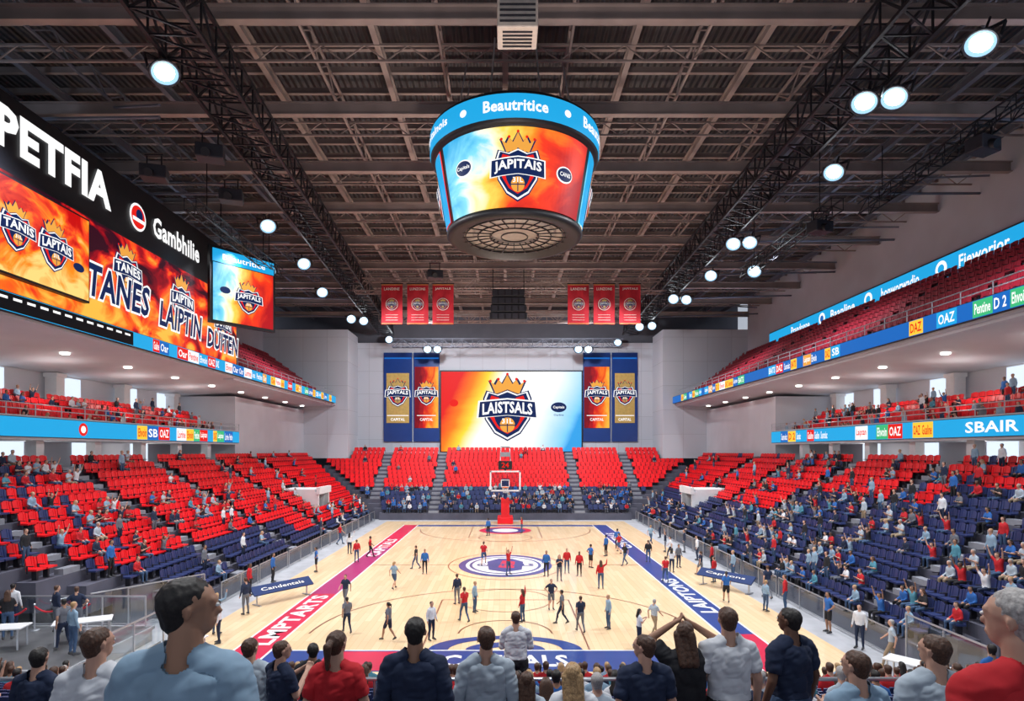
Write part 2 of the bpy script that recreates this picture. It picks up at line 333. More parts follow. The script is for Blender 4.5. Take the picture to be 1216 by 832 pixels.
def meshify(P,vox,sm,dec=None):
    V=[];Fc=[]
    for p in P:
        if p[0]=='c': capsule(V,Fc,*p[1:5])
        else: ellipsoid(V,Fc,p[1],p[2])
    me=bpy.data.meshes.new('tmp'); me.from_pydata(V,[],Fc); ob=bpy.data.objects.new('tmp',me); COL.objects.link(ob)
    r=ob.modifiers.new('r','REMESH'); r.mode='VOXEL'; r.voxel_size=vox
    if sm: s=ob.modifiers.new('s','SMOOTH'); s.iterations=sm; s.factor=.5
    if dec: d=ob.modifiers.new('d','DECIMATE'); d.ratio=dec
    dg=bpy.context.evaluated_depsgraph_get(); out=bpy.data.meshes.new_from_object(ob.evaluated_get(dg)); bpy.data.objects.remove(ob); bpy.data.meshes.remove(me)
    return out
def classify(me,P):
    C=np.zeros(len(me.polygons)*3); me.polygons.foreach_get('center',C); C=C.reshape(-1,3); best=np.full(len(C),1e9); tg=np.zeros(len(C),int)
    for p in P:
        if p[0]=='c':
            a=np.array(p[1]);b=np.array(p[2]);ab=b-a; t=np.clip(((C-a)@ab)/max(ab@ab,1e-9),0,1); d=np.linalg.norm(C-a-t[:,None]*ab,axis=1)-(p[3]+(p[4]-p[3])*t); q=p[5]
        else:
            r=np.array(p[2]); d=(np.linalg.norm((C-np.array(p[1]))/r,axis=1)-1)*r.min(); q=p[3]
        m=d<best; best[m]=d[m]; tg[m]=q
    for _ in range(5): me.materials.append(None)
    me.polygons.foreach_set('material_index',tg.astype(np.int32)); me.polygons.foreach_set('use_smooth',[True]*len(tg)); return tg
SK=[mat('light_skin',(.56,.32,.23),.55,var=.05),mat('tan_skin',(.36,.19,.12),.55,var=.05),mat('brown_skin',(.15,.07,.042),.5,var=.06)]
HR=[mat('black_hair',(.012,.009,.008),.55,var=.5,scale=90,bump=.8),mat('brown_hair',(.07,.031,.017),.55,var=.5,scale=90,bump=.8),mat('blond_hair',(.42,.26,.12),.5,var=.4,scale=90,bump=.8),mat('grey_hair',(.36,.34,.33),.6,var=.35,scale=90,bump=.8)]
def cloth(n,c): return mat(n+'_fabric',c,.85,var=.08,scale=9,bump=.15)
CL={k:cloth(k,c) for k,c in dict(white=(.66,.68,.72),light_blue=(.24,.36,.48),pale=(.40,.47,.54),navy=(.010,.020,.055),black=(.012,.012,.016),red=(.5,.010,.018),grey=(.13,.14,.17),denim=(.045,.09,.18),blue=(.02,.12,.40),khaki=(.32,.24,.16),teal=(.07,.25,.34)).items()}
SHOE=mat('shoe_leather',(.05,.05,.055),.5)
EYE=mat('eye_white',(.8,.8,.78),.3,var=.02)
def setmats(me,ml):
    n=len(me.polygons); mi=np.zeros(n,dtype=np.int32); me.polygons.foreach_get('material_index',mi)
    me.materials.clear()
    for x in ml: me.materials.append(x)
    me.polygons.foreach_set('material_index',mi)
def hero(label,pos,top,yawdeg,pose,shirt,pants,skin,hair,hairc,fem=False,longs=False,head=0.,arms=None,lean=0.):
    P,hp,H=prims(pose,fem,True,math.radians(head),longs,hair,arms,lean)
    me=meshify(P,.0085,2); classify(me,P)
    sc_=(top-pos[2])/1.765
    r=empty('person',pos,(0,0,math.radians(yawdeg)),sc_); tag(r,label,'person')
    setmats(me,(SK[skin],CL[shirt],CL[pants],SHOE,HR[hairc]))
    b=bpy.data.objects.new('body',me); COL.objects.link(b); b.parent=r
    for t,nm,m in((1,'shirt',CL[shirt]),(2,'trousers',CL[pants])):
        bm=bmesh.new(); bm.from_mesh(me); bm.faces.ensure_lookup_table()
        bmesh.ops.delete(bm,geom=[f for f in bm.faces if f.material_index!=t],context='FACES'); bm.normal_update()
        nv=[v.normal.copy() for v in bm.verts]
        for v,n in zip(bm.verts,nv):
            c=v.co; w=noise.noise(Vector((c.x*7+pos[0],c.y*9,c.z*4+c.x*5)))*.018+noise.noise(Vector((c.x*16+c.z*9,c.y*18,c.z*12+pos[0])))*.010+abs(noise.noise(Vector((c.x*11-c.z*14,c.y*9,c.z*16-pos[0]))))*-.012
            v.co=c+n*(.018+w)
        for f in bm.faces: f.material_index=0
        m2=bpy.data.meshes.new(nm); bm.to_mesh(m2); bm.free(); m2.materials.append(m)
        o=bpy.data.objects.new(nm,m2); COL.objects.link(o); o.parent=r
        so=o.modifiers.new('s','SOLIDIFY'); so.thickness=.004; so.offset=1
        s2=o.modifiers.new('m','SMOOTH'); s2.iterations=1
    hm=meshify(hp,.006,2)
    nrm=[v.normal.copy() for v in hm.vertices]
    for v,n in zip(hm.vertices,nrm):
        c=v.co; v.co=c+n*(noise.noise(Vector((c.x*70,c.y*70,c.z*30)))*.0035+noise.noise(Vector((c.x*25,c.y*25,c.z*20)))*.001)
    hm.polygons.foreach_set('use_smooth',[True]*len(hm.polygons)); hm.materials.append(HR[hairc]); ho=bpy.data.objects.new('hair',hm); COL.objects.link(ho); ho.parent=r
    for s in(-1,1):
        em=MB(); V=[];Fc=[]; c=H(s*.031,.094,.013); ellipsoid(V,Fc,c,(.011,.008,.008),8,6); em.add(V,Fc,0); V=[];Fc=[]; c=H(s*.031,.1005,.013); ellipsoid(V,Fc,c,(.005,.003,.005),8,6); em.add(V,Fc,1)
        em.build('eye',[EYE,M['black']],r,True,True)
    return r
def tz(y): return 6.5-.3*round(y/.9)
def HZ(px_y,D): return CZ-(px_y-535)/F*D
heroes=[
 ('man with short black hair in pale blue tee watching the court',-1.26,2.4,684,0,'stand','light_blue','navy',1,'short',0,False,False,-60,None),
 ('man with short brown hair in cream white shirt',-2.82,4.2,744,5,'stand','white','navy',0,'short',1,False,False,-30,None),
 ('man in navy shirt with dark hair',-4.6,6.0,768,-5,'stand','navy','black',0,'short',0,False,False,15,None),
 ('man in light grey-blue shirt standing at the rail',-2.85,6.8,757,10,'stand','pale','denim',0,'short',1,False,True,-20,None),
 ('man in dark tee turned sideways holding a drink',-2.36,6.4,760,-40,'phone','navy','denim',0,'short',1,False,False,-15,None),
 ('man in black shirt with black hair',-2.56,8.1,763,0,'stand','black','denim',1,'short',0,False,False,20,None),
 ('woman with brown ponytail in red tee',-1.44,5.2,748,5,'stand','red','denim',0,'pony',1,True,False,-20,None),
 ('man in navy long-sleeved top seen from behind',-.68,4.6,732,0,'stand','navy','denim',1,'short',0,False,True,0,None),
 ('man in pale grey shirt with hands in front',-.17,5.4,743,0,'stand','pale','denim',0,'short',1,False,True,10,None),
 ('man in white shirt and dark trousers filming the court',.25,14.4,725,0,'phone','white','black',0,'short',1,False,True,0,None),
 ('child with light brown hair in pale top',.19,5.4,797,0,'stand','pale','denim',0,'long',1,True,False,0,None),
 ('girl with long blond hair in white top',.50,4.5,786,0,'stand','white','denim',0,'long',2,True,False,-10,None),
 ('man with brown hair in navy tee looking aside',1.10,4.8,753,5,'stand','navy','denim',0,'short',1,False,False,45,None),
 ('woman in black tee holding both hands to her head',1.66,5.6,737,0,'raised','black','denim',1,'long',1,True,False,-25,None),
 ('man in white shirt and dark trousers standing',2.05,5.6,720,0,'stand','white','black',0,'short',1,False,False,0,None),
 ('man in navy tee and jeans standing',2.91,6.2,721,20,'stand','navy','denim',2,'short',0,False,False,20,None),
 ('man in pale blue shirt leaning forward',2.43,4.2,772,10,'clap','light_blue','denim',0,'short',1,False,False,20,None),
 ('man in light grey tee with brown hair',2.97,4.2,753,-5,'stand','pale','grey',0,'short',1,False,False,30,None),
 ('elderly man with grey hair in dark red shirt',1.70,2.0,697,5,'stand','red','grey',0,'short',3,False,False,25,None),
]
for (lb,x,y,ty,yw,po,shc,pc,sk,ha,hc,fe,lo,hd,ar) in heroes:
    hero(lb,(x,y,tz(y)),HZ(ty,y),yw,po,shc,pc,sk,ha,hc,fe,lo,hd,ar)
MID={}
for nm,po,fe,ha,sh_,lo in(('walk','walk',False,'short',False,False),('run','run',False,'short',True,False),('stand','stand',False,'short',False,True),('phone','phone',True,'long',False,False),('hips','hips',False,'short',True,False),('cheer','cheer',False,'short',False,False),('walkf','walk',True,'pony',True,False),('wave','wave',True,'long',False,True)):
    P,hp,H=prims(po,fe,False,0,lo,ha,None,0,sh_); me=meshify(P,.022,1,.45); classify(me,P); MID[nm]=me
LOW={}
for nm,po,fe,ha,ar in(('sit','seated',False,'short',None),('sitclap','seated',True,'long',ARM['clap']),('sitcheer','seated',False,'short',ARM['cheer']),('sitlean','seated',False,'short',ARM['phone']),('up','stand',False,'short',None)):
    P,hp,H=prims(po,fe,False,0,ar is None,ha,ar,.12 if nm!='up' else 0); me=meshify(P,.034,1,.35); classify(me,P); LOW[nm]=me
COMBO=[('red','denim',0,1),('white','navy',0,0),('blue','black',1,0),('navy','grey',0,1),('red','black',2,0),('light_blue','denim',0,2),('grey','navy',1,0),('black','denim',0,1),('pale','khaki',0,3),('teal','denim',1,1)]
def variant(me,c):
    m=me.copy(); s,p,k,h=COMBO[c]; setmats(m,(SK[k],CL[s],CL[p],SHOE,HR[h])); return m
_vc={}
def getv(lib,nm,c):
    k=(nm,c)
    if k not in _vc: _vc[k]=variant(lib[nm],c)
    return _vc[k]
PD={'walk':'walking','run':'running','stand':'standing','phone':'looking at a phone','hips':'with hands on hips','cheer':'with both arms raised','walkf':'walking','wave':'waving','sit':'sitting','sitclap':'clapping while seated','sitcheer':'seated with arms raised','sitlean':'seated holding a drink','up':'standing'}
CNAME=['red shirt','white shirt','blue shirt','navy shirt','dark red shirt','light blue shirt','grey shirt','black shirt','pale shirt','teal shirt']
def person(lib,nm,c,loc,rz,scale=1.,where='on the court',group='people on the court'):
    o=bpy.data.objects.new('person',getv(lib,nm,c)); o.location=loc; o.rotation_euler=(0,0,rz); o.scale=(scale,)*3; COL.objects.link(o)
    tag(o,f'person in {CNAME[c]} {PD[nm]} {where}','person',group); return o
court=[(-8.2,31.3),(-6.4,35.1),(-5.2,39.4),(-4.9,25.6),(-3.1,25.6),(-2.5,31.6),(-1.9,28.3),(-1.5,30),(-1.5,42.3),(.2,39.1),(.8,28.3),(2.3,30.5),(2.6,28),(3.3,26.7),(2.6,38.6),(3.3,37.2),(4.0,39.6),(4.7,38.7),(5.5,35.1),(5.8,41.4),(8.3,42.3),(4.6,27.2),(5.4,24.6),(6.4,26.2),(9.1,49.5),(9.7,36.9),(10.9,39.9),(10.2,43.5),(-10.6,43.5),(-10.1,45.6),(-6.9,26.6),(11.6,32),(12.6,36.8),(12.5,39),(12.9,30.2),(11.8,41.5),(12.2,45),(7.6,46),(8.8,47.2),(12.6,48),(-12,47),(-12.4,40),(-6,41),(12.4,52),(-1.6,57),(1.6,59)]
cmb=[3,5,2,6,1,3,0,5,0,0,0,3,6,3,2,3,0,4,0,2,7,5,1,8,2,0,1,7,0,4,6,2,0,3,5,6,1,2,0,3,1,2,7,5,2,0]
pp=['walk','walkf','stand','walkf','stand','stand','walk','stand','run','cheer','wave','hips','walk','walk','stand','phone','stand','stand','wave','hips','walk','stand','phone','walk','stand','walk','phone','stand','stand','walk']
for i,(x,y) in enumerate(court):
    person(MID,pp[i%len(pp)],cmb[i],(x,y,.045),rng.uniform(0,6.28),rng.uniform(.88,.95))
PZ=1.1
side=[(-18.9,23.4,PZ,1,'stand',.2),(-17.0,23.1,PZ,3,'stand',-.6),(-16.1,22.9,PZ,3,'hips',.4),(-18.2,22.3,PZ,7,'phone',.5),(-14.6,20.6,PZ,5,'stand',-.5),(-15.2,21.0,PZ,6,'walk',1),(-11.9,25.3,0,1,'stand',2),(-12.5,26.4,.045,5,'wave',0),(-12.6,29.6,.045,3,'stand',1),(14.3,24.6,0,1,'stand',2.2),(14.2,26.8,0,2,'hips',1.6),(14,30.5,0,0,'stand',1),(14.2,33,0,3,'walk',0),(14.2,38,0,5,'stand',1.6),(-14.1,33.6,0,4,'stand',-1.5),(-14.1,37,0,2,'stand',-1.5),(-14.1,52,0,0,'walk',-1),(14.2,56,0,6,'stand',1),(14.2,22.4,0,8,'walk',1),(13.9,41,0,4,'stand',1),(14,44.5,0,1,'stand',1.4),(14.1,48,0,3,'stand',1.4)]
for x,y,z,c,n,r in side: person(MID,n,c,(x,y,z+.002),r,1.03,'beside the court','people beside the court')
# ------------------------------------------------------------ seats
def seatmesh():
    mb=MB(); mb.box((0,.03,.44),(.53,.44,.07),0)
    for i in range(5):
        x=(i-2)*.108; yy=-.2+.012*abs(i-2)**1.6*1.2; top=.96-.012*(i-2)**2; Rm=Matrix.Rotation(math.radians(9),3,'X')
        mb.box((x,yy-.02,(.45+top)/2),(.109,.035,top-.45),0,Rm)
    mb.box((0,-.02,.21),(.1,.2,.42),1)
    for s in(-1,1): mb.box((s*.275,0,.60),(.035,.3,.03),1); mb.box((s*.275,-.12,.45),(.035,.05,.3),1)
    return mb
def meshof(mb,mats,name='stadium_seat'):
    me=bpy.data.meshes.new(name); me.from_pydata(mb.V,[],mb.F)
    for m in mats: me.materials.append(m)
    me.polygons.foreach_set('material_index',mb.M); return me
SEATC={'r':M['seatr'],'n':M['seatn'],'m':M['maroon']}
SM={k:meshof(seatmesh(),[v,M['frame']]) for k,v in SEATC.items()}
LBL={'r':'red plastic stadium seat on the stepped stand','n':'navy plastic stadium seat on the stepped stand','m':'maroon plastic stadium seat on the balcony'}
seats=[]; people=[]
def terr(i): return .8+.5*i
NR=13
def rowstart(s,i): return max((31-1.7*i if s<0 else 22.6-.8*i),15.5)
for sgn in(-1,1):
    for i in range(NR):
        X=15.6+.82*i; z=terr(i); ys=rowstart(sgn,i); ye=69.6+.82*i
        n=int((ye-ys)/.6)
        for k in range(n):
            y=ys+.3+k*.6
            if any(abs(y-a)<.62 for a in(26,35,44,53,62)): continue
            if 57.2<y<61.2 and 3<=i<=6: continue
            if sgn<0: c='n' if (i<3 and y<48) or (i<1) or (y<31 and rng.random()<.35) else 'r'
            else: c='n' if i<5+(3 if y<45 else 0)+(2 if y<32 else 0) or rng.random()<.08 else 'r'
            seats.append(((sgn*X,y,z),math.pi/2*sgn,c))
            if sgn<0: d=.30 if (i in(3,4,5,6,7) and y<48) else (.5 if i>9 and y<36 else .09)
            else: d=.40 if i<8 and y<46 else (.35 if i>7 and y<38 else .16)
            if y>50: d=.25 if i<3 else .06
            if rng.random()<d: people.append(((sgn*(X),y,z),math.pi/2*sgn))
for j in range(15):
    y=70.8+.82*j; hw=14.4+.82*j if y<80.2 else 20.4; z=.8+.48*j; n=int(2*hw/.6)
    for k in range(n):
        x=-hw+.3+k*.6
        if any(abs(x-a)<.7 for a in(-8.3,8.6,-15.6,15.8)): continue
        seats.append(((x,y,z),math.pi,'r' if j>4 else 'n'))
        if rng.random()<(.6 if j<5 else .02): people.append(((x,y,z),math.pi))
for k in range(7,20):
    y=.9*k; z=tz(y); w=min(15.,.85*y+1.5); n=int(2*w/.6)
    for q in range(n):
        x=-w+.3+q*.6
        if abs(x-7.2)<.5 or abs(x+7.2)<.5: continue
        if any(abs(x-h[1])<.42 and abs(y-h[2])<.55 for h in heroes): continue
        seats.append(((x,y-.1,z),0.,'n'))
        if rng.random()<(.62 if k>9 else .3): people.append(((x,y-.1,z),0.))
for sgn in(-1,1):
    for i in range(5):
        X=26.7+.8*i; z=9.0+.45*i
        for k in range(int(38/.6)):
            y=20.5+k*.6
            if int(k)%16==0: continue
            seats.append(((sgn*X,y,z),math.pi/2*sgn,'r'))
            if rng.random()<.3: people.append(((sgn*X,y,z),math.pi/2*sgn))
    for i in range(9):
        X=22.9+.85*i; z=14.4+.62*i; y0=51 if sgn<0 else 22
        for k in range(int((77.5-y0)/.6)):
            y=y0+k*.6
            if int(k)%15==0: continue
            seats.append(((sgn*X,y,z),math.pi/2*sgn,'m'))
def arr(me):
    me.calc_loop_triangles(); V=np.zeros(len(me.vertices)*3); me.vertices.foreach_get('co',V)
    n=len(me.loop_triangles); T=np.zeros(n*3,dtype=np.int32); me.loop_triangles.foreach_get('vertices',T)
    mi=np.array([me.polygons[t.polygon_index].material_index for t in me.loop_triangles],dtype=np.int32)
    return V.reshape(-1,3),T.reshape(-1,3),mi
def merge(name,items,mats,smooth):
    Vs=[];Ts=[];Ms=[];k=0
    for (V,T,mi),mp,loc,rz,s in items:
        c,sn=math.cos(rz),math.sin(rz); R=np.array([[c,-sn,0],[sn,c,0],[0,0,1]])*s
        Vs.append(V@R.T+np.array(loc)); Ts.append(T+k); Ms.append(mp[mi]); k+=len(V)
    V=np.concatenate(Vs);T=np.concatenate(Ts).astype(np.int32);Mi=np.concatenate(Ms).astype(np.int32)
    me=bpy.data.meshes.new(name); me.vertices.add(len(V)); me.vertices.foreach_set('co',V.ravel()); me.loops.add(T.size); me.loops.foreach_set('vertex_index',T.ravel())
    me.polygons.add(len(T)); me.polygons.foreach_set('loop_start',np.arange(0,T.size,3,dtype=np.int32)); 
    for m in mats: me.materials.append(m)
    me.polygons.foreach_set('material_index',Mi); me.polygons.foreach_set('use_smooth',[smooth]*len(T)); me.update(calc_edges=True); me.validate()
    o=bpy.data.objects.new(name,me); COL.objects.link(o); return o
def key(s):   # nearest seats that can actually be seen come first
    x,y,z=s[0]; z+=.9
    vis=abs(x/y)<.80 and (CZ-z)/y<.39
    return (0 if vis else 1, y+(14 if s[1]==0. else 0))
seats.sort(key=key)
for (loc,rz,c) in seats[:300]:
    o=bpy.data.objects.new('stadium_seat',SM[c]); o.location=loc; o.rotation_euler=(0,0,rz); COL.objects.link(o); tag(o,LBL[c],'seat','stadium seats in the stands')
A_=arr(SM['r']); MPS={'r':np.array([0,3]),'n':np.array([1,3]),'m':np.array([2,3])}
o=merge('stadium_seats',[(A_,MPS[c],loc,rz,1.) for loc,rz,c in seats[300:]],[M['seatr'],M['seatn'],M['maroon'],M['frame']],False)
tag(o,'rows of red, navy and maroon plastic seats filling the stands','seats','stadium seats in the stands','stuff')
def keyp(s):
    x,y,z=s[0]; z+=1.3
    vis=abs(x/y)<.82 and (CZ-z)/y<.405
    return (0 if vis else 1, y)
people.sort(key=keyp)
names=['sit','sit','sit','sitclap','sitlean','sitcheer','up']
for n,(loc,rz) in enumerate(people[:230]):
    nm=names[rng.randrange(7)] if loc[1]>19 else names[rng.randrange(5)]
    c=rng.choice([0,0,1,2,3,4,5,6,7,8,9,1,5]) if loc[1]>19 else rng.choice([0,0,0,4,2,9,3,5,8,1]); l=Vector(loc); f=Vector((-math.sin(rz),math.cos(rz),0))
    l+=f*(-.02)
    if nm=='up': l=Vector(loc)+f*.34
    person(LOW,nm,c,l,rz,rng.uniform(.88,1.0),'in the stands','spectators in the stands')
mats=[];base={}
for c in range(len(COMBO)):
    s,p,k,h=COMBO[c]; base[c]=len(mats); mats+=[SK[k],CL[s],CL[p],SHOE,HR[h]]
AR={k:arr(v) for k,v in LOW.items()}
items=[]
for loc,rz in people[230:]:
    nm=names[rng.randrange(7)]; c=rng.choice([0,1,2,2,3,3,4,5,5,6,7,8,9,7]); f=Vector((-math.sin(rz),math.cos(rz),0)); l=Vector(loc)+f*(.34 if nm=='up' else -.02)
    items.append((AR[nm],np.arange(5)+base[c],tuple(l),rz,rng.uniform(.85,.98)))
o=merge('crowd',items,mats,True); tag(o,'crowd of seated spectators in coloured shirts across the stands','crowd','spectators in the stands','stuff')
print('seats',len(seats),'people',len(people))
# ------------------------------------------------------------ shell
def struct(name,a,b,m,label=None):
    mb=MB(); mb.span(a,b); o=mb.build(name,m); tag(o,None,None,None,'structure'); 
    if label: o['label']=label
    return o
struct('floor',(-33,-4,-.3),(33,90,0),M['conc'],'smooth grey concrete arena floor')
struct('wall_back',(-24,86,0),(24,86.5,23.2),M['panel'],'white panelled end wall')
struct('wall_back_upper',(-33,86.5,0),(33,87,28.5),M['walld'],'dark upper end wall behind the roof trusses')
struct('wall_left',(-32.6,-4,0),(-32,80.5,28.5),M['wall'],'pale painted side wall')
struct('wall_right',(32,-4,0),(32.6,80.5,28.5),M['wall'],'pale painted side wall')
struct('ceiling',(-33,-4,28.5),(33,90,28.8),M['deck'],'dark corrugated metal roof deck')
for s,nm in((-1,'left'),(1,'right')):
    struct('wall_corner_'+nm,(s*20.8,80.5,7.),(s*32.6,86,24),M['panel'],'white corner wall block')
    struct('wall_lower_'+nm,(s*26.6,60,6.6),(s*32,80.5,13.35),M['wall'],'white wall below the balcony')
    struct('floor_concourse_'+nm,(s*26,-3,6.2),(s*32,60,6.6),M['conc'],'concourse floor slab')
for i,(s,y) in enumerate([(s,y) for s in(-1,1) for y in(22,29,36,43,50,56)]):
    struct(f'window_{i+1}',(s*31.9,y,11.5),(s*32.0,y+2.8,13.3),M['glassw'],'bright daylight window')
for i,(s,y) in enumerate([(s,y) for s in(-1,1) for y in(24,31,38,45,52)]):
    struct(f'window_{i+13}',(s*31.9,y,7.),(s*32.0,y+2.4,8.8),M['glassw'],'bright daylight concourse window')
def terrace(rows,name,label):
    mb=MB()
    for a,b in rows: mb.span(a,b,0)
    o=mb.build(name,[M['concd']]); tag(o,label,'stand'); return o
for s in(-1,1):
    rows=[]
    for i in range(NR):
        ys=rowstart(s,i); x0=15.2+.82*i; rows.append(((s*x0,ys-.2,0 if i<3 else terr(i)-1.2),(s*(x0+.82),69.8+.82*i,terr(i))))
    terrace(rows,'seating_terrace','stepped concrete seating stand along the court')
rows=[]
for j in range(15):
    hw=14.6+.82*j if 71.2+.82*j<80.5 else 20.7
    rows.append(((-hw,70.4+.82*j,0 if j<3 else .8+.48*j-1.2),(hw,71.22+.82*j,.8+.48*j)))
rows.append(((-20.7,82.7,6.5),(20.7,85.9,7.55)))
terrace(rows,'seating_terrace','stepped concrete seating stand behind the basket')
rows=[((-19,.9*k-.45,0 if k>17 else tz(.9*k)-1.),(19,.9*k+.45,tz(.9*k))) for k in range(-3,20)]
terrace(rows,'seating_terrace','stepped concrete stand carrying navy seats')
mb=MB(); mb.span((-19.4,19.2,0),(-13.9,24.,PZ)); mb.span((-13.9,19.2,0),(-13.5,23.9,.55)); mb.span((-19.5,19.1,PZ-.12),(-13.85,24.1,PZ))
tag(mb.build('platform',[M['conc']]),'raised concrete spectator platform with a step','platform')
def stair(pts,w,axis,label):
    mb=MB()
    for i,(x,y,z) in enumerate(pts):
        d=(.4,w,.25) if axis=='x' else (w,.4,.25); mb.box((x,y,z+.125),d,0)
        if axis=='x': mb.box((x,y-w/2+.04,z+.253),(.36,.05,.01),1); mb.box((x,y+w/2-.04,z+.253),(.36,.05,.01),1)
        else: mb.box((x-w/2+.04,y,z+.253),(.05,.36,.01),1); mb.box((x+w/2-.04,y,z+.253),(.05,.36,.01),1)
    tag(mb.build('aisle_stairs',[M['step'],M['chrome']]),label,'stairs','aisle stairs')
for s in(-1,1):
    for a in(26,35,44,53,62):
        stair([(s*(15.4+.82*i),a,terr(i)) for i in range(NR) if a>rowstart(s,i)+.5],1.,'x','grey concrete aisle stairs between seat blocks')
for a in(-8.3,8.6,-15.6,15.8):
    stair([(a,70.6+.82*j,.8+.48*j) for j in range(15) if 14.2+.82*j>abs(a)+.5],1.2,'y','grey concrete aisle stairs behind the basket')
for s in(-1,1):
    r=empty('vomitory',(s*19.6,59.2,terr(2))); tag(r,'white concrete stand entrance portal with black panel as shaded opening','entrance','stand entrances')
    mb=MB(); z=terr(2)
    mb.span((s*17.6,57.4,z),(s*21.6,57.7,z+2.3)); mb.span((s*17.6,60.7,z),(s*21.6,61,z+2.3)); mb.span((s*17.9,57.4,z+2.3),(s*21.6,61,z+2.55)); mb.span((s*17.45,57.3,z+2.1),(s*17.75,61.1,z+2.75))
    mb.build('portal_wall',[M['white']],r); mb=MB(); mb.span((s*19.5,57.7,z),(s*19.6,60.7,z+2.3)); mb.build('opening_shade_panel',[M['black']],r)  # black panel stands in for the shade inside the passage
for s,nm in((-1,'a'),(1,'b')):
    mb=MB()
    for i in range(6): mb.span((s*(26.3+.8*i),20,8.6),(s*(27.1+.8*i),59.9,9.0+.45*i))
    mb.span((s*31.1,20,8.6),(s*31.85,59.9,11.28)); mb.span((s*26.1,20,8.6),(s*26.35,59.9,9.95))
    tag(mb.build('balcony',[M['wall']]),'white concrete lower balcony with stepped seating','balcony','balconies')
    mb=MB(); x0=22.3; y1=80.4; yd=50.6 if s<0 else 14
    for i in range(9): mb.span((s*(x0+.25+.85*i),yd,14.4+.62*i-.5),(s*(x0+1.1+.85*i),y1,14.4+.62*i))
    mb.span((s*30,yd,18.5),(s*31.9,y1,19.4)); mb.span((s*x0,14,14.05),(s*(x0+.3),y1,15.15 if s>0 else 14.95))
    v=[(s*x0,14,14.05),(s*31.9,14,13.4),(s*31.9,y1,13.4),(s*x0,y1,14.05),(s*x0,14,14.4),(s*31.9,14,14.4),(s*31.9,y1,14.4),(s*x0,y1,14.4)]
    mb.add(v,[(0,1,2,3),(4,5,6,7),(0,4,5,1),(3,2,6,7)]); tag(mb.build('balcony',[M['wall']]),'white concrete upper balcony with sloping underside','balcony','balconies')
    for y in(20,27.5,35,42.5,50,57.5):
        mb=MB(); mb.span((s*31.0,y-.4,11.3),(s*31.8,y+.4,13.4)); mb.span((s*30.9,y-.5,13.1),(s*31.85,y+.5,13.38)); mb.span((s*30.9,y-.5,11.3),(s*31.85,y+.5,11.45))
        tag(mb.build('column',[M['white']]),'square white concrete support column','column','balcony columns')
    for y in range(20,60,5):
        mb=MB(); mb.span((s*26.7,y-.3,6.6),(s*27.3,y+.3,8.58)); mb.span((s*26.6,y-.4,6.6),(s*27.4,y+.4,6.8)); tag(mb.build('column',[M['white']]),'short white concourse column','column','concourse columns')
    for y in range(18,80,6):
        mb=MB(); mb.lathe([(.0,.0),(.22,0),(.26,.03),(.26,.08)],(s*26,y,13.68),12); tag(mb.build('ceiling_downlight',[M['down']]),'round recessed downlight in balcony underside','light','balcony downlights')
    for X,z,ya,yb in((26.2,9.95,20,60),(22.4,15.15,(51 if s<0 else 16),79)):
        mb=MB(); h=.65
        for q in(.35,h): mb.tube((s*X,ya,z+q),(s*X,yb,z+q),.03,0,6)
        y=ya
        while y<=yb: mb.tube((s*X,y,z),(s*X,y,z+h),.03,0,6); y+=2
        tag(mb.build('guard_railing',[M['chrome']]),'steel guard railing along the balcony edge','railing','balcony railings')
def ribbon(s,X,z0,z1,ya,yb,label,items,bg):
    r=empty('ribbon_display',(s*X,(ya+yb)/2,z0)); tag(r,label,'led display')
    mb=MB(); mb.span((s*(X-.02),ya,z0),(s*(X+.2),yb,z1)); mb.build('housing',[M['black']],r)
    if s<0: f=planemap((-X+.03,ya,z0),(0,1,0),(1,0,0)); g=lambda y:y-ya
    else: f=planemap((X-.03,yb,z0),(0,-1,0),(-1,0,0)); g=lambda y:yb-y
    d=Decal(f,.01); L=yb-ya; H=z1-z0; d.rect(0,.03,L,H-.03,bg,0)
    for it in items:
        if it[0]=='r': a,b=sorted((g(it[1]),g(it[2]))); d.rect(a,.06,b,H-.06,it[3],1)
        elif it[0]=='w': a,b=sorted((g(it[1]),g(it[2]))); d.rect(a,H*.62,b,H*.75,0,2)
        elif it[0]=='t': d.text(it[2],g(it[1]),H*.22,it[3],H*.56,it[4],2,.02)
        elif it[0]=='o': d.ell(g(it[1]),H/2,H*.36,H*.36,it[2],2); d.ell(g(it[1]),H/2,H*.2,H*.2,it[3],3)
    d.build('screen',LEDM,r)
def segs(ya,yb,seed):
    q=random.Random(seed); out=[]; y=ya
    W=['DAZ','Suonoiac','Laiptan','BATS','Gualine','OAZ','Pentine','Oar','Lorine','D 2','SB','Ehvoin']
    while y<yb-1.6:
        w=q.uniform(.6,1.6); c=q.choice([7,3,6,5,4,7,0,5,4,2])
        out.append(('r',y,y+w,c)); out.append(('t',None,q.choice(W),w*.8,{7:3,0:3,3:0,6:0}.get(c,0),y,w)); y+=w+q.choice([0,0,.1,1.0])
    return out
def fixs(items,s): return [(('t',(it[5]+it[6]*.1 if s<0 else it[5]+it[6]*.9),it[2],it[3],it[4]) if it[0]=='t' else it) for it in items]
ribbon(-1,22.,14.15,15.05,20,79,'ribbon display with coloured advert panels along the upper balcony',[('r',20,36,8)]+[('w',20+.8*q,20.5+.8*q) for q in range(20)]+fixs(segs(38,78,1),-1),4)
ribbon(1,22.,14.15,15.05,18,80,'blue ribbon display with yellow and red advert panels along balcony',fixs(segs(24,34,2),1)+fixs(segs(40,52,12),1)+fixs(segs(56,78,22),1),5)
ribbon(-1,26.,8.75,9.85,20,59.5,'blue ribbon display with small emblems along lower balcony',[('o',37.5,3,0)]+fixs(segs(43,59,5),-1),4)
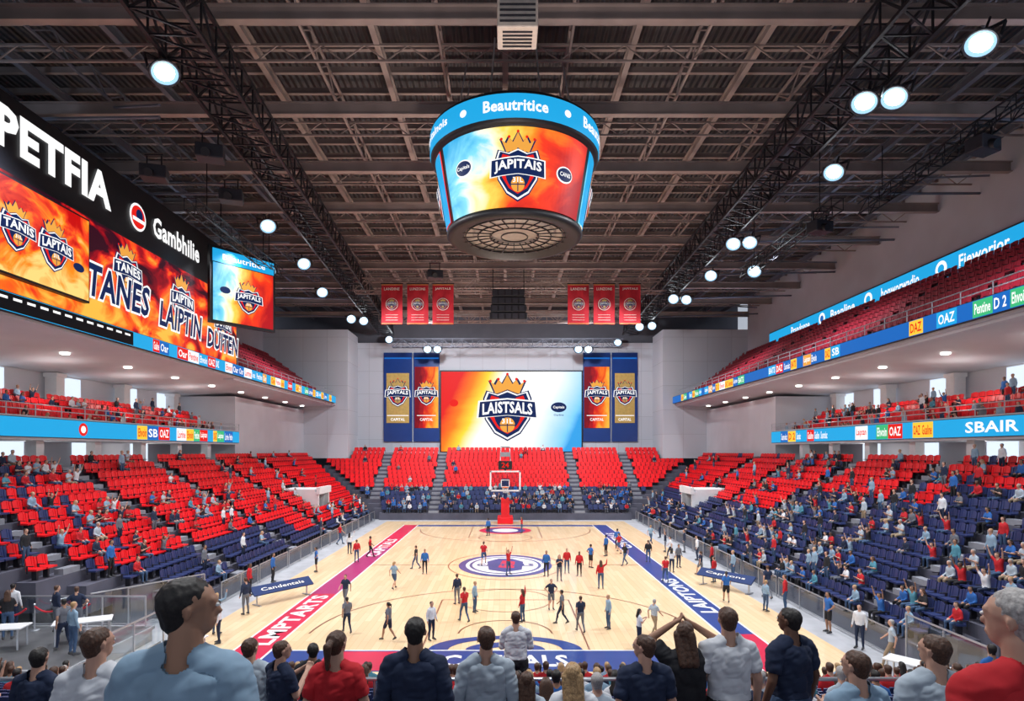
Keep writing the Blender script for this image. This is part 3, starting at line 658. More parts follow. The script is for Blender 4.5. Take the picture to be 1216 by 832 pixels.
ribbon(1,26.,8.75,9.85,20,59.5,'blue ribbon display with white lettering along lower balcony',[('t',34.4,'SBAIR',3.6,0)]+fixs(segs(37,46,9),1)+fixs(segs(49,59,19),1),4)
ribbon(1,31.,20.1,21.7,20,71.5,'long bright blue advert display with white lettering on upper wall',[('o',43.3,0,4),('t',41.6,'Fieworior',4.2,0),('t',50.2,'honworwadio',4.6,0),('o',52,0,4),('t',58,'Baanline',4,0),('o',59.6,0,5),('t',66,'Prandonne',4,0),('t',32,'Cbankride',5,0)],4)
mb=MB(); mb.span((31.25,20,19.9),(31.98,72,21.9)); tag(mb.build('display_backing',[M['walld']]),'grey backing beam behind the blue advert display','beam')
# ------------------------------------------------------------ left video wall and sign band
r=empty('fire_video_wall',(-22.4,35,15.0)); tag(r,'long video wall with fiery red and orange team graphics','video wall')
mb=MB(); mb.span((-22.7,18,15.05),(-22.2,50.3,20.6)); mb.build('housing',[M['black']],r)
f=planemap((-22.15,18,15.1),(0,1,0),(1,0,0)); uvscreen('screen',M['fire'],f,32.2,5.3,1,1,r)
d=Decal(f,.012)
d.crest(35.6-18,3.3,2.3,4,'TANES'); d.crest(41.6-18,3.0,2.6,4,'LAIPTIN'); d.crest(47.6-18,2.6,2.4,4,'DUTEN')
def tw(t,y,z,w,h):
    d.text(t,y-18-.1,z-.12,w+.25,h+.26,0,15,.085,.12); d.text(t,y-18,z,w,h,1,17,.03,.12)
tw('TANES',31.9,1.1,5.6,1.8); tw('LAIPTIN',38.7,.9,5.2,1.6); tw('DUITEN',44.9,.6,5.0,1.4); d.build('emblem',LEDM,r)
mb=MB(); mb.span((-22.05,22,15.7),(-21.75,31.9,20.05)); mb.build('panel_frame',[M['black']],r)
f2=planemap((-21.72,22.1,15.8),(0,1,0),(1,0,0)); uvscreen('panel_screen',M['fire2'],f2,9.7,4.15,1,1,r)
d=Decal(f2,.02); d.crest(7.2,1.9,1.9,1,'LAPTAIS'); d.crest(4.9,2.0,1.7,1,'TANIS'); d.ell(8.9,1.5,.4,.22,1,2); d.build('emblem',LEDM,r)
r=empty('sign_band',(-22.4,35,20.6)); tag(r,'black sign band with big white lettering','sign')
mb=MB(); mb.span((-22.9,16,20.62),(-22.3,51,24.)); mb.build('backing',[M['black']],r)
f=planemap((-22.25,16,20.62),(0,1,0),(1,0,0)); d=Decal(f,.02)
d.text('PETFIA',26.6-16,.85,7.8,1.9,0,1,.045); d.ell(36.9-16,1.5,.82,.82,0,1); d.ell(36.9-16,1.5,.68,.68,3,2); d.ell(37.-16,1.65,.34,.34,1,3); d.rect(36.3-16,1.2,37.5-16,1.42,0,4)
d.text('Gambhilie',38.5-16,.95,5.8,1.3,0,1,.03); d.build('lettering',LEDM,r)
r=empty('hanging_screen',(-19.7,46,17.4)); tag(r,'hanging video screen with blue header and fiery emblem','video screen')
u=Vector((3,4,0)).normalized(); n=Vector((4,-3,0)).normalized(); o0=Vector((-21.2,44,17.4)); f=planemap(o0,u,n)
mb=MB(); Rm=Matrix((u,-n,Vector((0,0,1)))).transposed(); mb.box(o0+u*2.5-n*.2+Vector((0,0,2.7)),(5.2,.35,5.6),0,Rm)
for q in(.8,4.2): mb.tube(o0+u*q+Vector((0,0,5.4))-n*.2,o0+u*q+Vector((0,0,9.6))-n*.2,.04)
mb.build('housing',[M['black']],r)
uvscreen('screen',M['jumbo'],lambda x,y,l:f(x+.1,y+.1,l+.02),4.8,4.2,1,1,r)
d=Decal(lambda x,y,l:f(x,y,l+.03),.015); d.rect(.05,4.35,4.95,5.3,4,1); d.text('Beautritice',.8,4.6,3.4,.42,0,2,.02); d.crest(2.8,2.0,1.9,1); d.ell(1.0,2.4,.4,.25,1,1); d.build('emblem',LEDM,r)
# ------------------------------------------------------------ central scoreboard
JC=(.45,30.,-.45); KR=.945
def RJ(z): return KR*(3.42+(z-19.)/3.4*.63)
r=empty('hanging_scoreboard',(JC[0],JC[1],18.1)); tag(r,'large round centre-hung scoreboard with curved video screens','scoreboard')
def PR(p): return [(a*KR,b) for a,b in p]
mb=MB(); mb.lathe(PR([(2.6,18.95),(3.2,18.8),(3.4,18.8),(3.5,18.9),(3.5,19.05),(3.42,19.1),(4.05,22.4),(4.2,22.45),(4.32,22.5),(4.32,23.75),(4.2,23.85),(3.0,24.1),(.0,24.2)]),JC,64); mb.build('housing',[M['black']],r,True)
def jm(zb,rz):
    def f(x,y,l):
        z=zb+y; R=rz(z)+l+.03; t=x/(4.0*KR); return (JC[0]+R*math.sin(t),JC[1]-R*math.cos(t),z+JC[2])
    return f
for k,(c0,wd) in enumerate(((0,7.9),(math.pi*4*KR,7.9),(math.pi*2*KR,3.4),(-math.pi*2*KR,3.4))):
    fm=jm(19.12,RJ); ff=lambda x,y,l,c0=c0,wd=wd:fm(c0-wd/2+x,y,l)
    uvscreen('video_screen',M['jumbo'],ff,wd,3.25,36,3,r)
    d=Decal(lambda x,y,l,c0=c0:fm(c0+x,y,l),.02)
    if wd>5:
        d.crest(0.1,1.45,2.1,1,'JAPITAIS'); d.ell(-2.6,1.9,.52,.36,0,1); d.ell(-2.6,1.9,.45,.3,1,2); d.text('Capitals',-2.98,1.8,.76,.2,0,3); d.ell(2.5,1.6,.5,.34,0,1); d.ell(2.5,1.6,.44,.28,1,2); d.text('CANIS',2.18,1.52,.64,.17,0,3)
    else: d.rect(-1.6,.05,1.6,3.2,4,1); d.crest(0,1.5,1.6,2)
    d.build('emblem',LEDM,r,.35)
fb=jm(22.55,lambda z:4.32*KR)
mb=MB(); mb.lathe(PR([(4.34,22.6),(4.36,22.65),(4.36,23.6),(4.34,23.65)]),JC,64); mb.build('header_band',[M['lcyan']],r,True)
d=Decal(lambda x,y,l:fb(x,y,l+.03),.015)
for a,t in((0,'Beautritice'),(-4.4,'Capitalnois'),(4.4,'Beautuline'),(8.1,'Beautritice'),(11.9,'Beautritice')): d.text(t,a-1.3,.32,2.6,.5,0,1,.03)
for a in(-2.2,2.2,6.3,10.): d.ell(a,.55,.16,.16,0,1)
d.build('header_lettering',LEDM,r)
mb=MB(); mb.lathe(PR([(3.3,18.88),(2.9,19.05),(2.2,19.1),(2.1,19.),(1.3,19.02),(1.25,19.15),(.0,19.2)]),JC,48)
for i in range(24):
    t=2*math.pi*i/24; mb.tube((JC[0]+1.1*math.sin(t),JC[1]+1.1*math.cos(t),18.57),(JC[0]+2.95*math.sin(t),JC[1]+2.95*math.cos(t),18.46),.03,1,4)
for R_ in(.65,1.2,1.8,2.4,2.95):
    for i in range(36):
        t=2*math.pi*i/36;t2=2*math.pi*(i+1)/36; mb.tube((JC[0]+R_*math.sin(t),JC[1]+R_*math.cos(t),18.5),(JC[0]+R_*math.sin(t2),JC[1]+R_*math.cos(t2),18.5),.035,1,4)
mb.build('underside',[M['cream'],M['black']],r)
for i in range(8):
    mb=MB(); t=2*math.pi*(i+.5)/8; mb.tube((JC[0]+3*math.sin(t),JC[1]+3*math.cos(t),23.5),(JC[0]+2.4*math.sin(t),JC[1]+2.4*math.cos(t),26.8),.04,0,6)
    mb.build('suspension_cable',[M['chrome']],r)
# ------------------------------------------------------------ roof
def ibeam(a,b,w,h,m,name,label,group):
    mb=MB(); a=Vector(a);b=Vector(b); c=(a+b)/2; L=(b-a).length; ang=math.atan2(b.y-a.y,b.x-a.x); R=Matrix.Rotation(ang,3,'Z')
    for dz,hh,ww in((h/2,.06,w),(-h/2,.06,w),(0,h,w*.18)): mb.box(c+Vector((0,0,dz)),(L,ww,hh),0,R)
    tag(mb.build(name,[m]),label,'roof beam',group)
def truss(a,b,w,h,bay,t,m,label,group,name='lattice_truss'):
    a=Vector(a);b=Vector(b);d=(b-a).normalized(); s=d.cross(Vector((0,0,1))).normalized(); L=(b-a).length; n=int(L/bay); mb=MB(); up=Vector((0,0,h))
    C=lambda k,i,j:a+d*(L*k/n)+s*(w/2*i)+up*j
    for i in(-1,1) if w>0 else (0,):
        for j in(0,1): mb.tube(C(0,i,j),C(n,i,j),t,0,4)
    for k in range(n):
        if w==0: mb.tube(C(k,0,k%2),C(k+1,0,1-k%2),t*.55,0,4); continue
        for i in(-1,1): mb.tube(C(k,i,k%2),C(k+1,i,1-k%2),t*.6,0,4); mb.tube(C(k,i,0),C(k,i,1),t*.5,0,4)
        mb.tube(C(k,-1,0),C(k+1,1,0),t*.5,0,4); mb.tube(C(k,-1,0),C(k,1,0),t*.5,0,4); mb.tube(C(k,-1,1),C(k,1,1),t*.5,0,4)
    tag(mb.build(name,[m]),label,'truss',group)
for y in(12,18.5,25,32,38.5,45,52,59,66,73,80):
    ibeam((-31.9,y,25.9),(31.9,y,25.9),.36,.6,M['steel'],'roof_beam','brown-grey steel beam spanning the roof','transverse roof beams')
for y in(15.2,21.7,28.5,35.2,41.7,48.5,55.5,62.5,69.5,76.5):
    truss((-31.9,y,26.2),(31.9,y,26.2),0,.75,1.0,.07,M['steel'],'thin open-web steel joist across the roof','transverse joists','roof_joist')
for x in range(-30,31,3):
    m=M['steel'] if abs(x)<16 else M['steel_dim']  # lit middle and dim sides of the roof painted into the steel
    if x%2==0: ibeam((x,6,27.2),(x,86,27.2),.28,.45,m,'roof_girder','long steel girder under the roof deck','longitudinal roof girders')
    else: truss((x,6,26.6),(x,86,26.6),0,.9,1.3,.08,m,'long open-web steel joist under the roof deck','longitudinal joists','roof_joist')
for i in range(42):
    y=8+i*1.85; mb=MB(); mb.box((0,y,28.0),(63.8,.09,.3),0); mb.box((0,y,27.83),(63.8,.2,.04),0); tag(mb.build('roof_purlin',[M['steel']]),'thin steel purlin under the roof deck','roof beam','roof purlins')
truss((-11.8,8,24.),(-16.4,84,24.),2.0,1.4,1.4,.1,M['black'],'long black lattice truss carrying the rigging','longitudinal trusses')
truss((15.0,8,24.),(17.2,84,24.),2.0,1.4,1.4,.1,M['black'],'long black lattice truss carrying the rigging','longitudinal trusses')
truss((-14.8,60,23.6),(15.4,60,23.6),1.2,1.2,1.3,.08,M['steel'],'horizontal lattice truss above the hanging banners','cross trusses')
truss((-14.8,72,23.2),(15.4,72,23.2),1.2,1.2,1.3,.08,M['steel'],'horizontal lattice truss near the end wall','cross trusses')
truss((-14.8,80,21.6),(15.4,80,21.6),1.,1.,1.3,.07,M['steel_dim'],'horizontal lattice truss near the end wall','cross trusses')
for (x,ya,yb,z) in((-18.6,36,50,22.2),(19.6,36,50,22.2),(23.5,22,40,23.5)):
    truss((x,ya,z),(x,yb,z),.7,.7,1.1,.05,M['black'],'short black lighting truss hung near the side','lighting trusses')
    for y in(ya+2,yb-2):
        mb=MB(); mb.tube((x,y,z+.7),(x,y,27),.03); tag(mb.build('hanger_rod',[M['black']]),'thin hanger rod holding a lighting truss','rod','hanger rods')
for s in(-1,1):
    for y in range(12,80,9):
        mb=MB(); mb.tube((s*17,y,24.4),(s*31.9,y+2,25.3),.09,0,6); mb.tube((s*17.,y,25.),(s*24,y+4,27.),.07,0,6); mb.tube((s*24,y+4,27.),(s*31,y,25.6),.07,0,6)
        tag(mb.build('roof_brace',[M['steel_dim']]),'dark diagonal steel brace between truss and wall','roof beam','roof braces')
x,y,z=.45,22.8,23.4; r=empty('air_unit',(x,y,z)); tag(r,'cream metal air handling unit under the roof','air unit'); mb=MB(); mb.box((x,y,z+.7),(1.5,1.3,1.4)); mb.build('casing',[M['cream']],r,bevel=.05)
mb=MB()
for i in range(6): mb.box((x,y-.67,z+.2+i*.2),(1.3,.05,.06))
for i in range(5): mb.box((x,y-.4+.2*i,z-.02),(1.1,.06,.05))
mb.build('grille',[M['frame']],r)
for q in(-.6,.6): mb=MB(); mb.tube((x+q,y,z+1.4),(x+q,y,27.9),.03); mb.build('hanger_rod',[M['frame']],r)
r=empty('speaker_cluster',(.3,59,20.7)); tag(r,'black loudspeaker cluster hung from the roof','speaker')
mb=MB()
for i in range(4): mb.box((.3,59-.1*i,20.9+i*.72),(3.6-.2*i,1.4,.68),0)
mb.build('cabinet',[M['black']],r,bevel=.05); mb=MB()
for i in range(4):
    for k in range(5): mb.box((-1.0+.65*k,58.27-.1*i,20.9+i*.72),(.5,.04,.5),0)
mb.build('grille',[M['frame']],r)
for q in(-1.2,1.8): mb=MB(); mb.tube((q,59,23.3),(q,59,25.57),.04); mb.build('cable',[M['black']],r)
def flood(loc,size,aim,first=[None]):
    if first[0] is None:
        h=MB(); h.lathe([(.0,.45),(.18,.44),(.24,.30),(.42,.16),(.5,.0),(.47,-.02),(.42,.0)],(0,0,0),24)
        for i in range(10):
            t=2*math.pi*i/10; h.box((.26*math.sin(t),.26*math.cos(t),.36),(.03,.12,.18),0,Matrix.Rotation(-t,3,'Z'))
        rf=MB(); rf.lathe([(.43,.0),(.30,.06)],(0,0,0),24)  # ring that carries the painted lamp halo
        l=MB(); l.lathe([(.31,.05),(.2,.0),(.0,-.03)],(0,0,0),24)
        b=MB()
        for s in(-1,1): b.box((s*.54,0,.3),(.04,.1,.7))
        b.box((0,0,.64),(1.12,.1,.05)); b.tube((0,0,.64),(0,0,1.3),.04)
        first[0]=[(n,q) for n,q in(('lamp_housing',meshof(h,[M['frame']],'h')),('reflector_halo',meshof(rf,[M['halo']],'rf')),('lens',meshof(l,[M['lamp']],'l')),('bracket',meshof(b,[M['black']],'b')))]
    d=(Vector(aim)-Vector(loc)).normalized(); rot=(-d).to_track_quat('Z','Y').to_euler()
    r=empty('floodlight',loc,rot,size); tag(r,'round arena floodlight with glowing white lens','floodlight','arena floodlights')
    for n,m in first[0]: o=bpy.data.objects.new(n,m); COL.objects.link(o); o.parent=r
FL=[(-13.9,24.9,23.4),(-16.3,41.9,23.4),(-16.5,50,23.3),(-17.7,59,23.3),(-17.8,70.5,23.2),(-16.6,71.5,23.2),(-16,84,23.3),(18,23.1,23.4),(16.9,26.5,23.3),(15.6,26.5,23.1),(18.2,33.8,23.4),(18,44.9,23.3),(16.9,45.2,23.3),(18,53.4,23.3),(18.5,62.3,23.4),(17.1,62,23.4),(18,74.8,23.3),(16.6,75.4,23.3),(15.5,84,22.9),(-10.2,80,21.3),(-8.9,80,21.3),(9.6,80,21.3),(10.9,80,21.3),(19.6,48,22.1),(-18.6,48,22.1)]
for l in FL: flood(l,1.2,(0.3*l[0],l[1]*.5+4,0))
for x,y,z in((-15.0,31,23.1),(-16.4,36.5,23.2),(-6,52,23.),(-19,33,23),(-12.5,17,23.4),(23.5,30,23.),(19.6,38,21.9)):
    r=empty('moving_projector',(x,y,z)); tag(r,'dark box-shaped stage projector hung from the truss','projector','stage projectors')
    mb=MB(); mb.box((x,y,z),(1.3,.9,.7),0,Matrix.Rotation(.3,3,'Z')); mb.build('casing',[M['frame']],r,bevel=.06); mb=MB(); mb.tube((x,y-.45,z-.1),(x+.1,y-.75,z-.25),.22,0,14); mb.build('lens',[M['black']],r)
    mb=MB(); mb.tube((x-.4,y,z+.3),(x-.4,y,z+1.),.04); mb.tube((x+.4,y,z+.3),(x+.4,y,z+1.),.04); mb.box((x,y,z+1.),(1.,.12,.06)); mb.build('bracket',[M['black']],r)
for i,x in enumerate((-11.0,-8.5,-6.05,7.1,9.6,12.1)):
    r=empty('hanging_banner',(x,59.2,20.2)); tag(r,'red hanging pennant banner with white lettering and emblem','banner','red championship banners')
    mb=MB(); nx=8; vs=[];fs=[]; zb=20.25
    for j in range(9):
        for k in range(nx+1): vs.append((x-1.03+2.06*k/nx,59.2+.05*math.sin(k*1.4+i)+.03*math.sin(j),zb+3.95*j/8))
    for j in range(8):
        for k in range(nx): a=j*(nx+1)+k; fs.append((a,a+1,a+nx+2,a+nx+1))
    mb.add(vs,fs); mb.build('fabric',[M['redc']],r,True)
    d=Decal(lambda X,Y,l,x=x:(x+X,59.2-.09-l,zb+Y),.01); d.text(('LANDINE','LUNZONS','JAPITALS')[i%3],-.75,3.3,1.5,.26,0,1); d.arc(0,1.95,.55,.6,0,6.283,0,1,24); d.crest(0,1.9,.8,2)
    for q in range(3): d.rect(-.6,.9-.25*q,.6,.93-.25*q,0,1)
    d.rect(-1,0.05,1,.1,2,1); d.rect(-1,3.8,1,3.86,2,1); d.build('lettering',CLM,r)
    mb=MB(); mb.tube((x-1.1,59.2,zb+3.97),(x+1.1,59.2,zb+3.97),.05)
    mb.build('hanging_pole',[M['black']],r)
# ------------------------------------------------------------ end wall screen and banners
r=empty('end_wall_screen',(.9,85.8,7.7)); tag(r,'large bright video screen with team crest on the end wall','video screen')
x0,x1,z0,z1=-9.0,10.7,7.9,19.1
mb=MB(); mb.span((x0-.2,85.65,z0-.2),(x1+.2,86,z1+.2)); mb.build('frame',[M['black']],r)
f=planemap((x0,85.6,z0),(1,0,0),(0,-1,0)); uvscreen('screen',M['wallscr'],f,x1-x0,z1-z0,1,1,r)
d=Decal(f,.02); d.crest(9.3,5.6,7.0,1,'LAISTSALS'); d.ell(16.5,6.2,1.1,.7,1,1); d.text('Capitals',15.7,5.95,1.6,.45,0,2); d.text('Oarline',15.8,5.0,1.4,.25,1,2)
d.ell(1.8,6.8,.6,.5,3,1); d.build('emblem',LEDM,r)
for xa,xb,m in((-17.1,-13.1,'gold'),(-12.9,-9.25,'fire'),(10.95,14.8,'fire'),(15.0,18.6,'gold')):
    za,zb=9.3,21.8; r=empty('wall_banner',((xa+xb)/2,85.7,za)); tag(r,('navy framed banner with gold centre and crest' if m=='gold' else 'navy framed banner with fiery centre and crest'),'banner','end wall banners')
    mb=MB(); mb.span((xa,85.75,za),(xb,86,zb)); mb.build('backing',[M['pnavy']],r)
    f=planemap((xa,85.7,za),(1,0,0),(0,-1,0)); w=xb-xa
    if m=='fire': uvscreen('screen',M['banr'],lambda x,y,l:f(x+.15,y+1.9,l),w-.3,8.6,1,1,r)
    d=Decal(f,.02)
    if m=='gold': d.rect(.4,2.6,w-.4,9.6,2,1)
    d.crest(w/2,6.6,w*.74,2); d.rect(.5,3.6,w-.5,3.7,0,2); d.text('CAPITAL',w*.25,2.9,w*.5,.4,0,2); d.rect(.1,11.6,w-.1,11.8,4,1); d.build('emblem',[M['lw'],M['lnavy'],M['gold'] if m=='gold' else M['lgold'],M['lred'],M['lblue']],r)
# ------------------------------------------------------------ court
r=empty('basketball_court',(0,45,0)); tag(r,'pale maple basketball court with painted lines and emblem','court')
mb=MB(); mb.span((-13.4,20.6,0),(13.4,69,.03)); mb.build('wooden_floor',[M['wood']],r)
d=Decal(lambda x,y,l:(x,y,.032+l),.0015); PM=[M['pwhite'],M['pnavy'],M['gold'],M['pred'],M['ppale'],M['pline']]
yn,yf,cy_=24.4,64.2,42.6
d.rect(-10.8,22.,-9.4,34,3,1); d.rect(-10.8,34,-9.4,50,4,1); d.rect(-10.8,50,-9.4,65.5,3,1); d.rect(9.4,26.5,10.8,65.5,1,1); d.rect(9.4,22,10.8,26.5,3,1)
d.rect(-9.4,22,9.4,yn-.1,1,1); d.rect(-7.,22.1,-4.,yn-.2,3,2); d.rect(-9.4,yf+.1,9.4,65.5,1,1)
for x in(-9.4,-10.9,9.3,10.8): d.rect(x,22,x+.1,65.5,0,3)
for y in(yn-.1,yf,cy_-.05): d.rect(-9.3,y,9.3,y+.1,5 if y==cy_-.05 else 0,2)
d.ell(0,cy_,3.25,4.1,1,3,48); d.ell(0,cy_,2.75,3.5,0,4,48); d.arc(0,cy_,2.3,2.5,0,6.283,1,5,40,1.27)
d.arc(0,cy_,3.9,3.98,0,6.283,5,2,56,1.25)
d.poly([(-1.1,cy_-1.8),(0,cy_-2.6),(1.1,cy_-1.8),(1.3,cy_+1.2),(.5,cy_+2.4),(-.5,cy_+2.4),(-1.3,cy_+1.2)],1,6); d.poly([(-.5,cy_-1),(.6,cy_-1.2),(.7,cy_+1.2),(-.2,cy_+1.7)],3,7); d.text('CAPITALS',-2.,cy_-.5,4.,.9,1,8,.05)
for yb,s in((yn,1),(yf,-1)):
    a,b=sorted((yb,yb+s*8.2))
    for x in(-3.4,3.34): d.rect(x,a,x+.07,b,5,3)
    d.rect(-3.4,yb+s*8.2-.04,3.4,yb+s*8.2+.04,5,3); d.arc(0,yb+s*8.2,2.4,2.47,0,6.283,5,4,40)
    d.arc(0,yb+s*2.2,8.5,8.6,0 if s>0 else math.pi,math.pi if s>0 else 2*math.pi,5,2,60)
    d.arc(0,yb+s*2.2,2.,2.08,0 if s>0 else math.pi,math.pi if s>0 else 2*math.pi,5,4,20)
d.arc(0,yn,2.3,3.1,0,math.pi,1,5,30,.6); d.arc(0,yn,.6,1.6,0,math.pi,1,5,24,.6)
d.ell(0,yf-3.2,2.6,2.6,3,5); d.ell(0,yf-3.2,2.,2.,1,6); d.ell(0,yf-3.2,1.3,1.4,0,7); d.text('CAPITALS',-2.4,yn-1.9,4.8,1.3,0,3,.03)
d.text('LMPTARTS',-9.65,25.,8.6,.9,0,4,.03,rot=1); d.text('CAPITALS',-9.65,46,9.,.9,0,4,.03,rot=1)
d.text('LAIPTONS',10.55,30,8.,.9,0,4,.03,rot=1); d.text('CAPITALS',10.55,50,9.,.9,0,4,.03,rot=1)
d.build('court_marking',PM,r)
RIM=mat('orange_rim',(.8,.15,.02),.4)
def hoop(y,s):
    r=empty('basketball_hoop',(0,y,0)); tag(r,'basketball hoop with glass backboard and red padded stand','basketball hoop')
    mb=MB(); mb.box((0,y+s*2.,.4),(1.7,2.6,.7)); mb.box((0,y+s*1.,1.6),(.9,.5,2.6),0); mb.build('padded_base',[M['seatr']],r,bevel=.08)
    mb=MB(); mb.tube((0,y+s*2,.7),(0,y+s*.3,4.1),.22,0,8); mb.tube((0,y+s*2.6,.7),(0,y+s*.4,4.9),.12,0,8); mb.box((0,y+s*.2,4.5),(.8,.3,1.)); mb.build('support_arm',[M['navy']],r)
    mb=MB(); mb.box((0,y,4.75),(3.1,.05,2.0)); mb.build('backboard',[M['glass']],r)
    mb=MB(); 
    for q in(-1,1): mb.box((q*1.58,y,4.75),(.16,.1,2.2)); mb.box((0,y,4.75+q*1.03),(3.3,.1,.16)); mb.box((q*.42,y-s*.04,4.5),(.09,.02,.75)); mb.box((0,y-s*.04,4.5+q*.36),(.9,.02,.09))
    mb.build('backboard_frame',[M['white']],r)
    mb=MB(); 
    for i in range(20):
        a=2*math.pi*i/20;b=2*math.pi*(i+1)/20; c=(0,y-s*.55); mb.tube((.35*math.cos(a),c[1]+.35*math.sin(a),4.1),(.35*math.cos(b),c[1]+.35*math.sin(b),4.1),.03,0,6)
    mb.box((0,y-s*.12,4.1),(.2,.2,.1)); mb.build('rim',[RIM],r)
    mb=MB()
    for i in range(10):
        a=2*math.pi*i/10;b=2*math.pi*(i+1)/10
        for (q,w) in((a,b),(b,a)): mb.tube((.34*math.cos(q),y-s*.55+.34*math.sin(q),4.08),(.2*math.cos(w),y-s*.55+.2*math.sin(w),3.5),.014,0,4)
    mb.build('net',[M['white']],r)
    mb=MB(); mb.box((0,y+s*.1,6.45),(1.5,.4,.9)); mb.tube((0,y+s*.15,5.8),(0,y+s*.15,6.1),.1); mb.build('shot_clock',[M['black']],r)
    d=Decal(lambda X,Y,l:(X,y-s*.11-l,6.05+Y),.01); d.text('24',-.4,.15,.8,.55,3,1); d.build('clock_digits',LEDM,r)
    mb=MB(); 
    for q in(-.6,.6): mb.tube((q,y+s*.3,5.8),(q*.8,y+s*.8,8.4),.06); 
    mb.box((0,y+s*.6,7.6),(1.1,.3,.5)); mb.tube((-.5,y+s*.8,8.4),(.5,y+s*.8,8.4),.06); mb.build('camera_mount',[M['chrome']],r)
hoop(65.5,1)
# ------------------------------------------------------------ barriers, boards, tables
def barrier(a,b,h=1.1,label='clear glass barrier with steel posts along the stand'):
    a=Vector(a);b=Vector(b); r=empty('glass_barrier',(a+b)/2); tag(r,label,'barrier','courtside glass barriers')
    mb=MB(); n=max(1,int((b-a).length/1.6))
    for i in range(n+1): p=a.lerp(b,i/n); mb.tube(p,p+Vector((0,0,h)),.035,0,8)
    mb.tube(a+Vector((0,0,h)),b+Vector((0,0,h)),.035,0,8); mb.tube(a+Vector((0,0,.12)),b+Vector((0,0,.12)),.025,0,8); mb.build('frame',[M['chrome']],r)
    mb=MB(); d=(b-a); c=(a+b)/2; mb.box(c+Vector((0,0,h/2+.05)),(d.length,.02,h-.2),0,Matrix.Rotation(math.atan2(d.y,d.x),3,'Z')); mb.build('pane',[M['glass']],r)
for s in(-1,1):
    y=32 if s<0 else 23.5
    while y<69: barrier((s*14.9,y,0),(s*14.9,min(y+4.7,69.5),0)); y+=5
for a,b in(((-14.9,30.2,0),(-18.8,24.3,0)),((15,18.9,0),(15,22.8,0)),((15.4,18.6,0),(20,18.6,0)),((-13.2,19.8,0),(-13.2,25.4,0)),((-19.2,23.9,PZ),(-14.1,23.9,PZ))): barrier(a,b,1.2 if a[2]>0 else 1.9,'tall clear barrier with steel posts at the stand corner')
for k in range(-4,4): barrier((k*4.5+.1,18.4,.0),(k*4.5+4.4,18.4,0),1.15,'steel and glass rail at the foot of the stand')
def adboard(x,y,rz,txt,w=3.4):
    r=empty('advert_board',(x,y,.03)); r.rotation_euler=(0,0,rz); tag(r,'low dark slanted courtside board with pale lettering','advert board','courtside advert boards')
    Rx=Matrix.Rotation(-.9,3,'X'); mb=MB(); mb.box((0,0,.75),(w,.08,.62),0,Rx); mb.build('panel',[M['navy']],r,False,True,.02)
    mb=MB(); 
    for s in(-1,1): mb.tube((s*w*.42,.0,0),(s*w*.42,.0,.72),.04); mb.box((s*w*.42,0,.02),(.1,.7,.04))
    mb.build('stand_leg',[M['chrome']],r,False,True)
    d=Decal(lambda X,Y,l:Vector((0,0,.75))+Rx@Vector((X,-.045-l,Y)),.01); d.text(txt,-w*.36,-.1,w*.72,.2,0,1,.01)
    o=d.build('lettering',CLM,None); o.parent=r
adboard(-11.9,32.6,.95,'Candentals',3.6); adboard(12.7,35.2,-.95,'Capitons',3.6)
def table(x,y,rz,w=2.4,z0=0):
    r=empty('folding_table',(x,y,z0)); r.rotation_euler=(0,0,rz); tag(r,'white folding table beside the court','table','folding tables')
    mb=MB(); mb.box((0,0,.75),(w,.8,.05)); mb.build('table_top',[M['white']],r,False,True,.01)
    lm=MB(); lm.tube((0,0,0),(0,0,.73),.03,0,8); m=meshof(lm,[M['chrome']],'leg')
    for sx in(-1,1):
        for sy in(-1,1): o=bpy.data.objects.new('leg',m); o.location=(sx*w*.44,sy*.3,0); COL.objects.link(o); o.parent=r
for t in((-15.3,22.1,.5,1.8,PZ),(-17.9,21.2,.2,2.2,PZ),(-12.2,22.9,1.4,2.2),(14.2,20.6,-.9),(17.6,19.6,-.3)): table(*t)
for i,(x,y) in enumerate(((-19.1,22.9),(-18.1,23.45),(-17.2,23.65),(-16.2,23.6))):
    r=empty('rope_stanchion',(x,y,PZ)); tag(r,'chrome queue post with red rope','barrier post','queue posts')
    mb=MB(); mb.lathe([(0,.0),(.18,0),(.16,.05),(.03,.08),(.03,.95),(.05,1.),(0,1.04)],(x,y,PZ),12); mb.build('post',[M['chrome']],r)
    if i<3:
        mb=MB(); p=None
        for k in range(9): t=k/8; q=(x+t*.95,y+.2*t,PZ+.92-.3*4*t*(1-t)*.8); (mb.tube(p,q,.035,0,6) if p else None); p=q
        mb.build('rope',[M['redc']],r)
mb=MB(); 
for q in(.5,1.0): mb.tube((-14,9.35,tz(9)+q),(14,9.35,tz(9)+q),.03,0,8)
for i in range(15): mb.tube((-14+2*i,9.35,tz(9)),(-14+2*i,9.35,tz(9)+1.),.025,0,8)
tag(mb.build('guard_railing',[M['chrome']]),'steel hand rail between seat rows','railing')
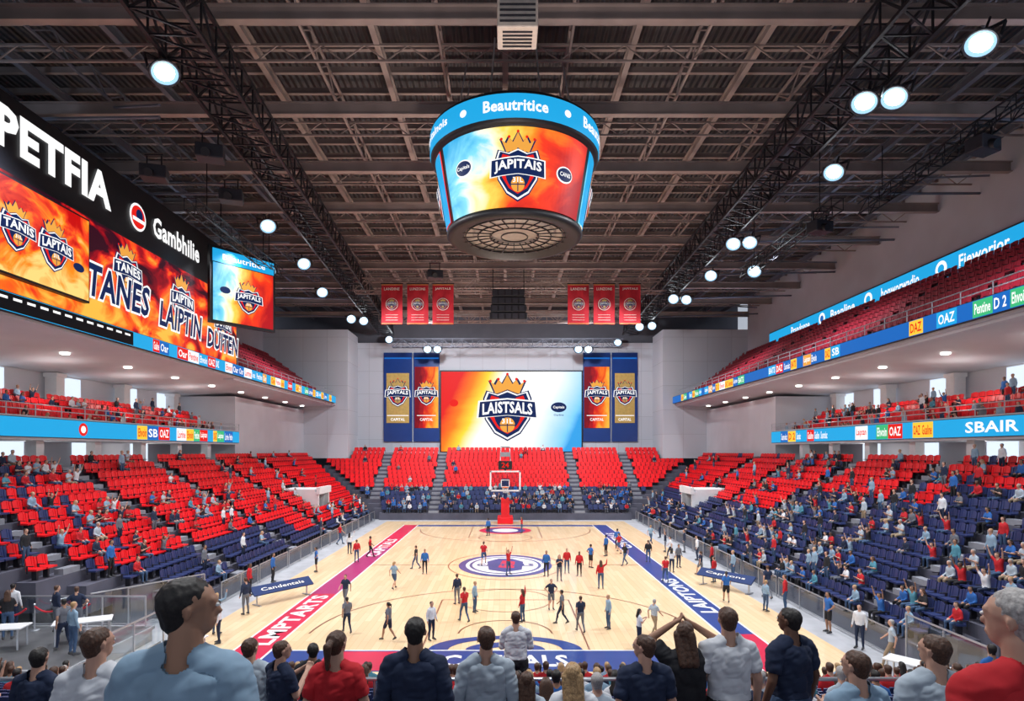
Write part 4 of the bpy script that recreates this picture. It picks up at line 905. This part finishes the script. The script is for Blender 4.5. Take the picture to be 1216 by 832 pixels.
# ------------------------------------------------------------ lights
def light(t,loc,e,color=(1,1,1),size=.5,aim=None,angle=120,blend=.6):
    L=bpy.data.lights.new('lamp_and_fill_light',t); L.energy=e; L.color=color; L.shadow_soft_size=size  # name shared by arena lamps and added fill lights
    if t=='SPOT': L.spot_size=math.radians(angle); L.spot_blend=blend
    o=bpy.data.objects.new('lamp_and_fill_light',L); o.location=loc; COL.objects.link(o)
    if aim is not None: o.rotation_euler=(Vector(aim)-Vector(loc)).to_track_quat('-Z','Y').to_euler()
    return o
for s in(-1,1):
    for y in(16,28,41,54,67): light('SPOT',(s*14.0,y,23.),10600 if y>16 else 7500,(.97,.98,1),.6,(s*2,y+3,0),135,.9)
    for y in(25,45,64): light('SPOT',(s*20,y,22.4),6600,(.84,.9,1),.5,(s*25,y+2,5),120,.9)
    for y in(22,30,38,46,54): light('POINT',(s*28,y,12.0),100,(1,.95,.88),.3)
    for y in(26,38,50): light('POINT',(s*29.5,y,8.2),80,(1,.95,.88),.3)
    light('SPOT',(s*8,70,22),7600,(.9,.94,1),.5,(s*11,86,13),140,.9)
light('SPOT',(0,6,21),4500,(.96,.98,1),.8,(0,12,0),150,.8)  # fill light added high over the near stand to brighten the foreground
for y in(20,38,56,72): light('SPOT',(0,y,14 if y!=38 else 16),2900,(1,.86,.79),1.,(0,y+1,28),150,.9)  # warm uplights added in mid-air to brighten the roof steel, no fixtures there
for s in(-1,1):
    for y in(25,45,65): light('SPOT',(s*24,y,20.8),480,(.6,.76,1),.6,(s*23,y+1,28),160,.9)  # cool uplights added to lift the side parts of the roof
w=bpy.data.worlds.new('w'); sc.world=w; w.use_nodes=True; w.node_tree.nodes['Background'].inputs[0].default_value=(.75,.82,.95,1); w.node_tree.nodes['Background'].inputs[1].default_value=.55
# ------------------------------------------------------------ camera
cd=bpy.data.cameras.new('camera'); co=bpy.data.objects.new('camera',cd); COL.objects.link(co); sc.camera=co
co.location=(0,0,CZ); co.rotation_euler=(math.radians(90),0,0); cd.sensor_width=36; cd.lens=F/1216*36; cd.shift_x=8/1216; cd.shift_y=119/1216; cd.clip_end=300; cd.clip_start=.05
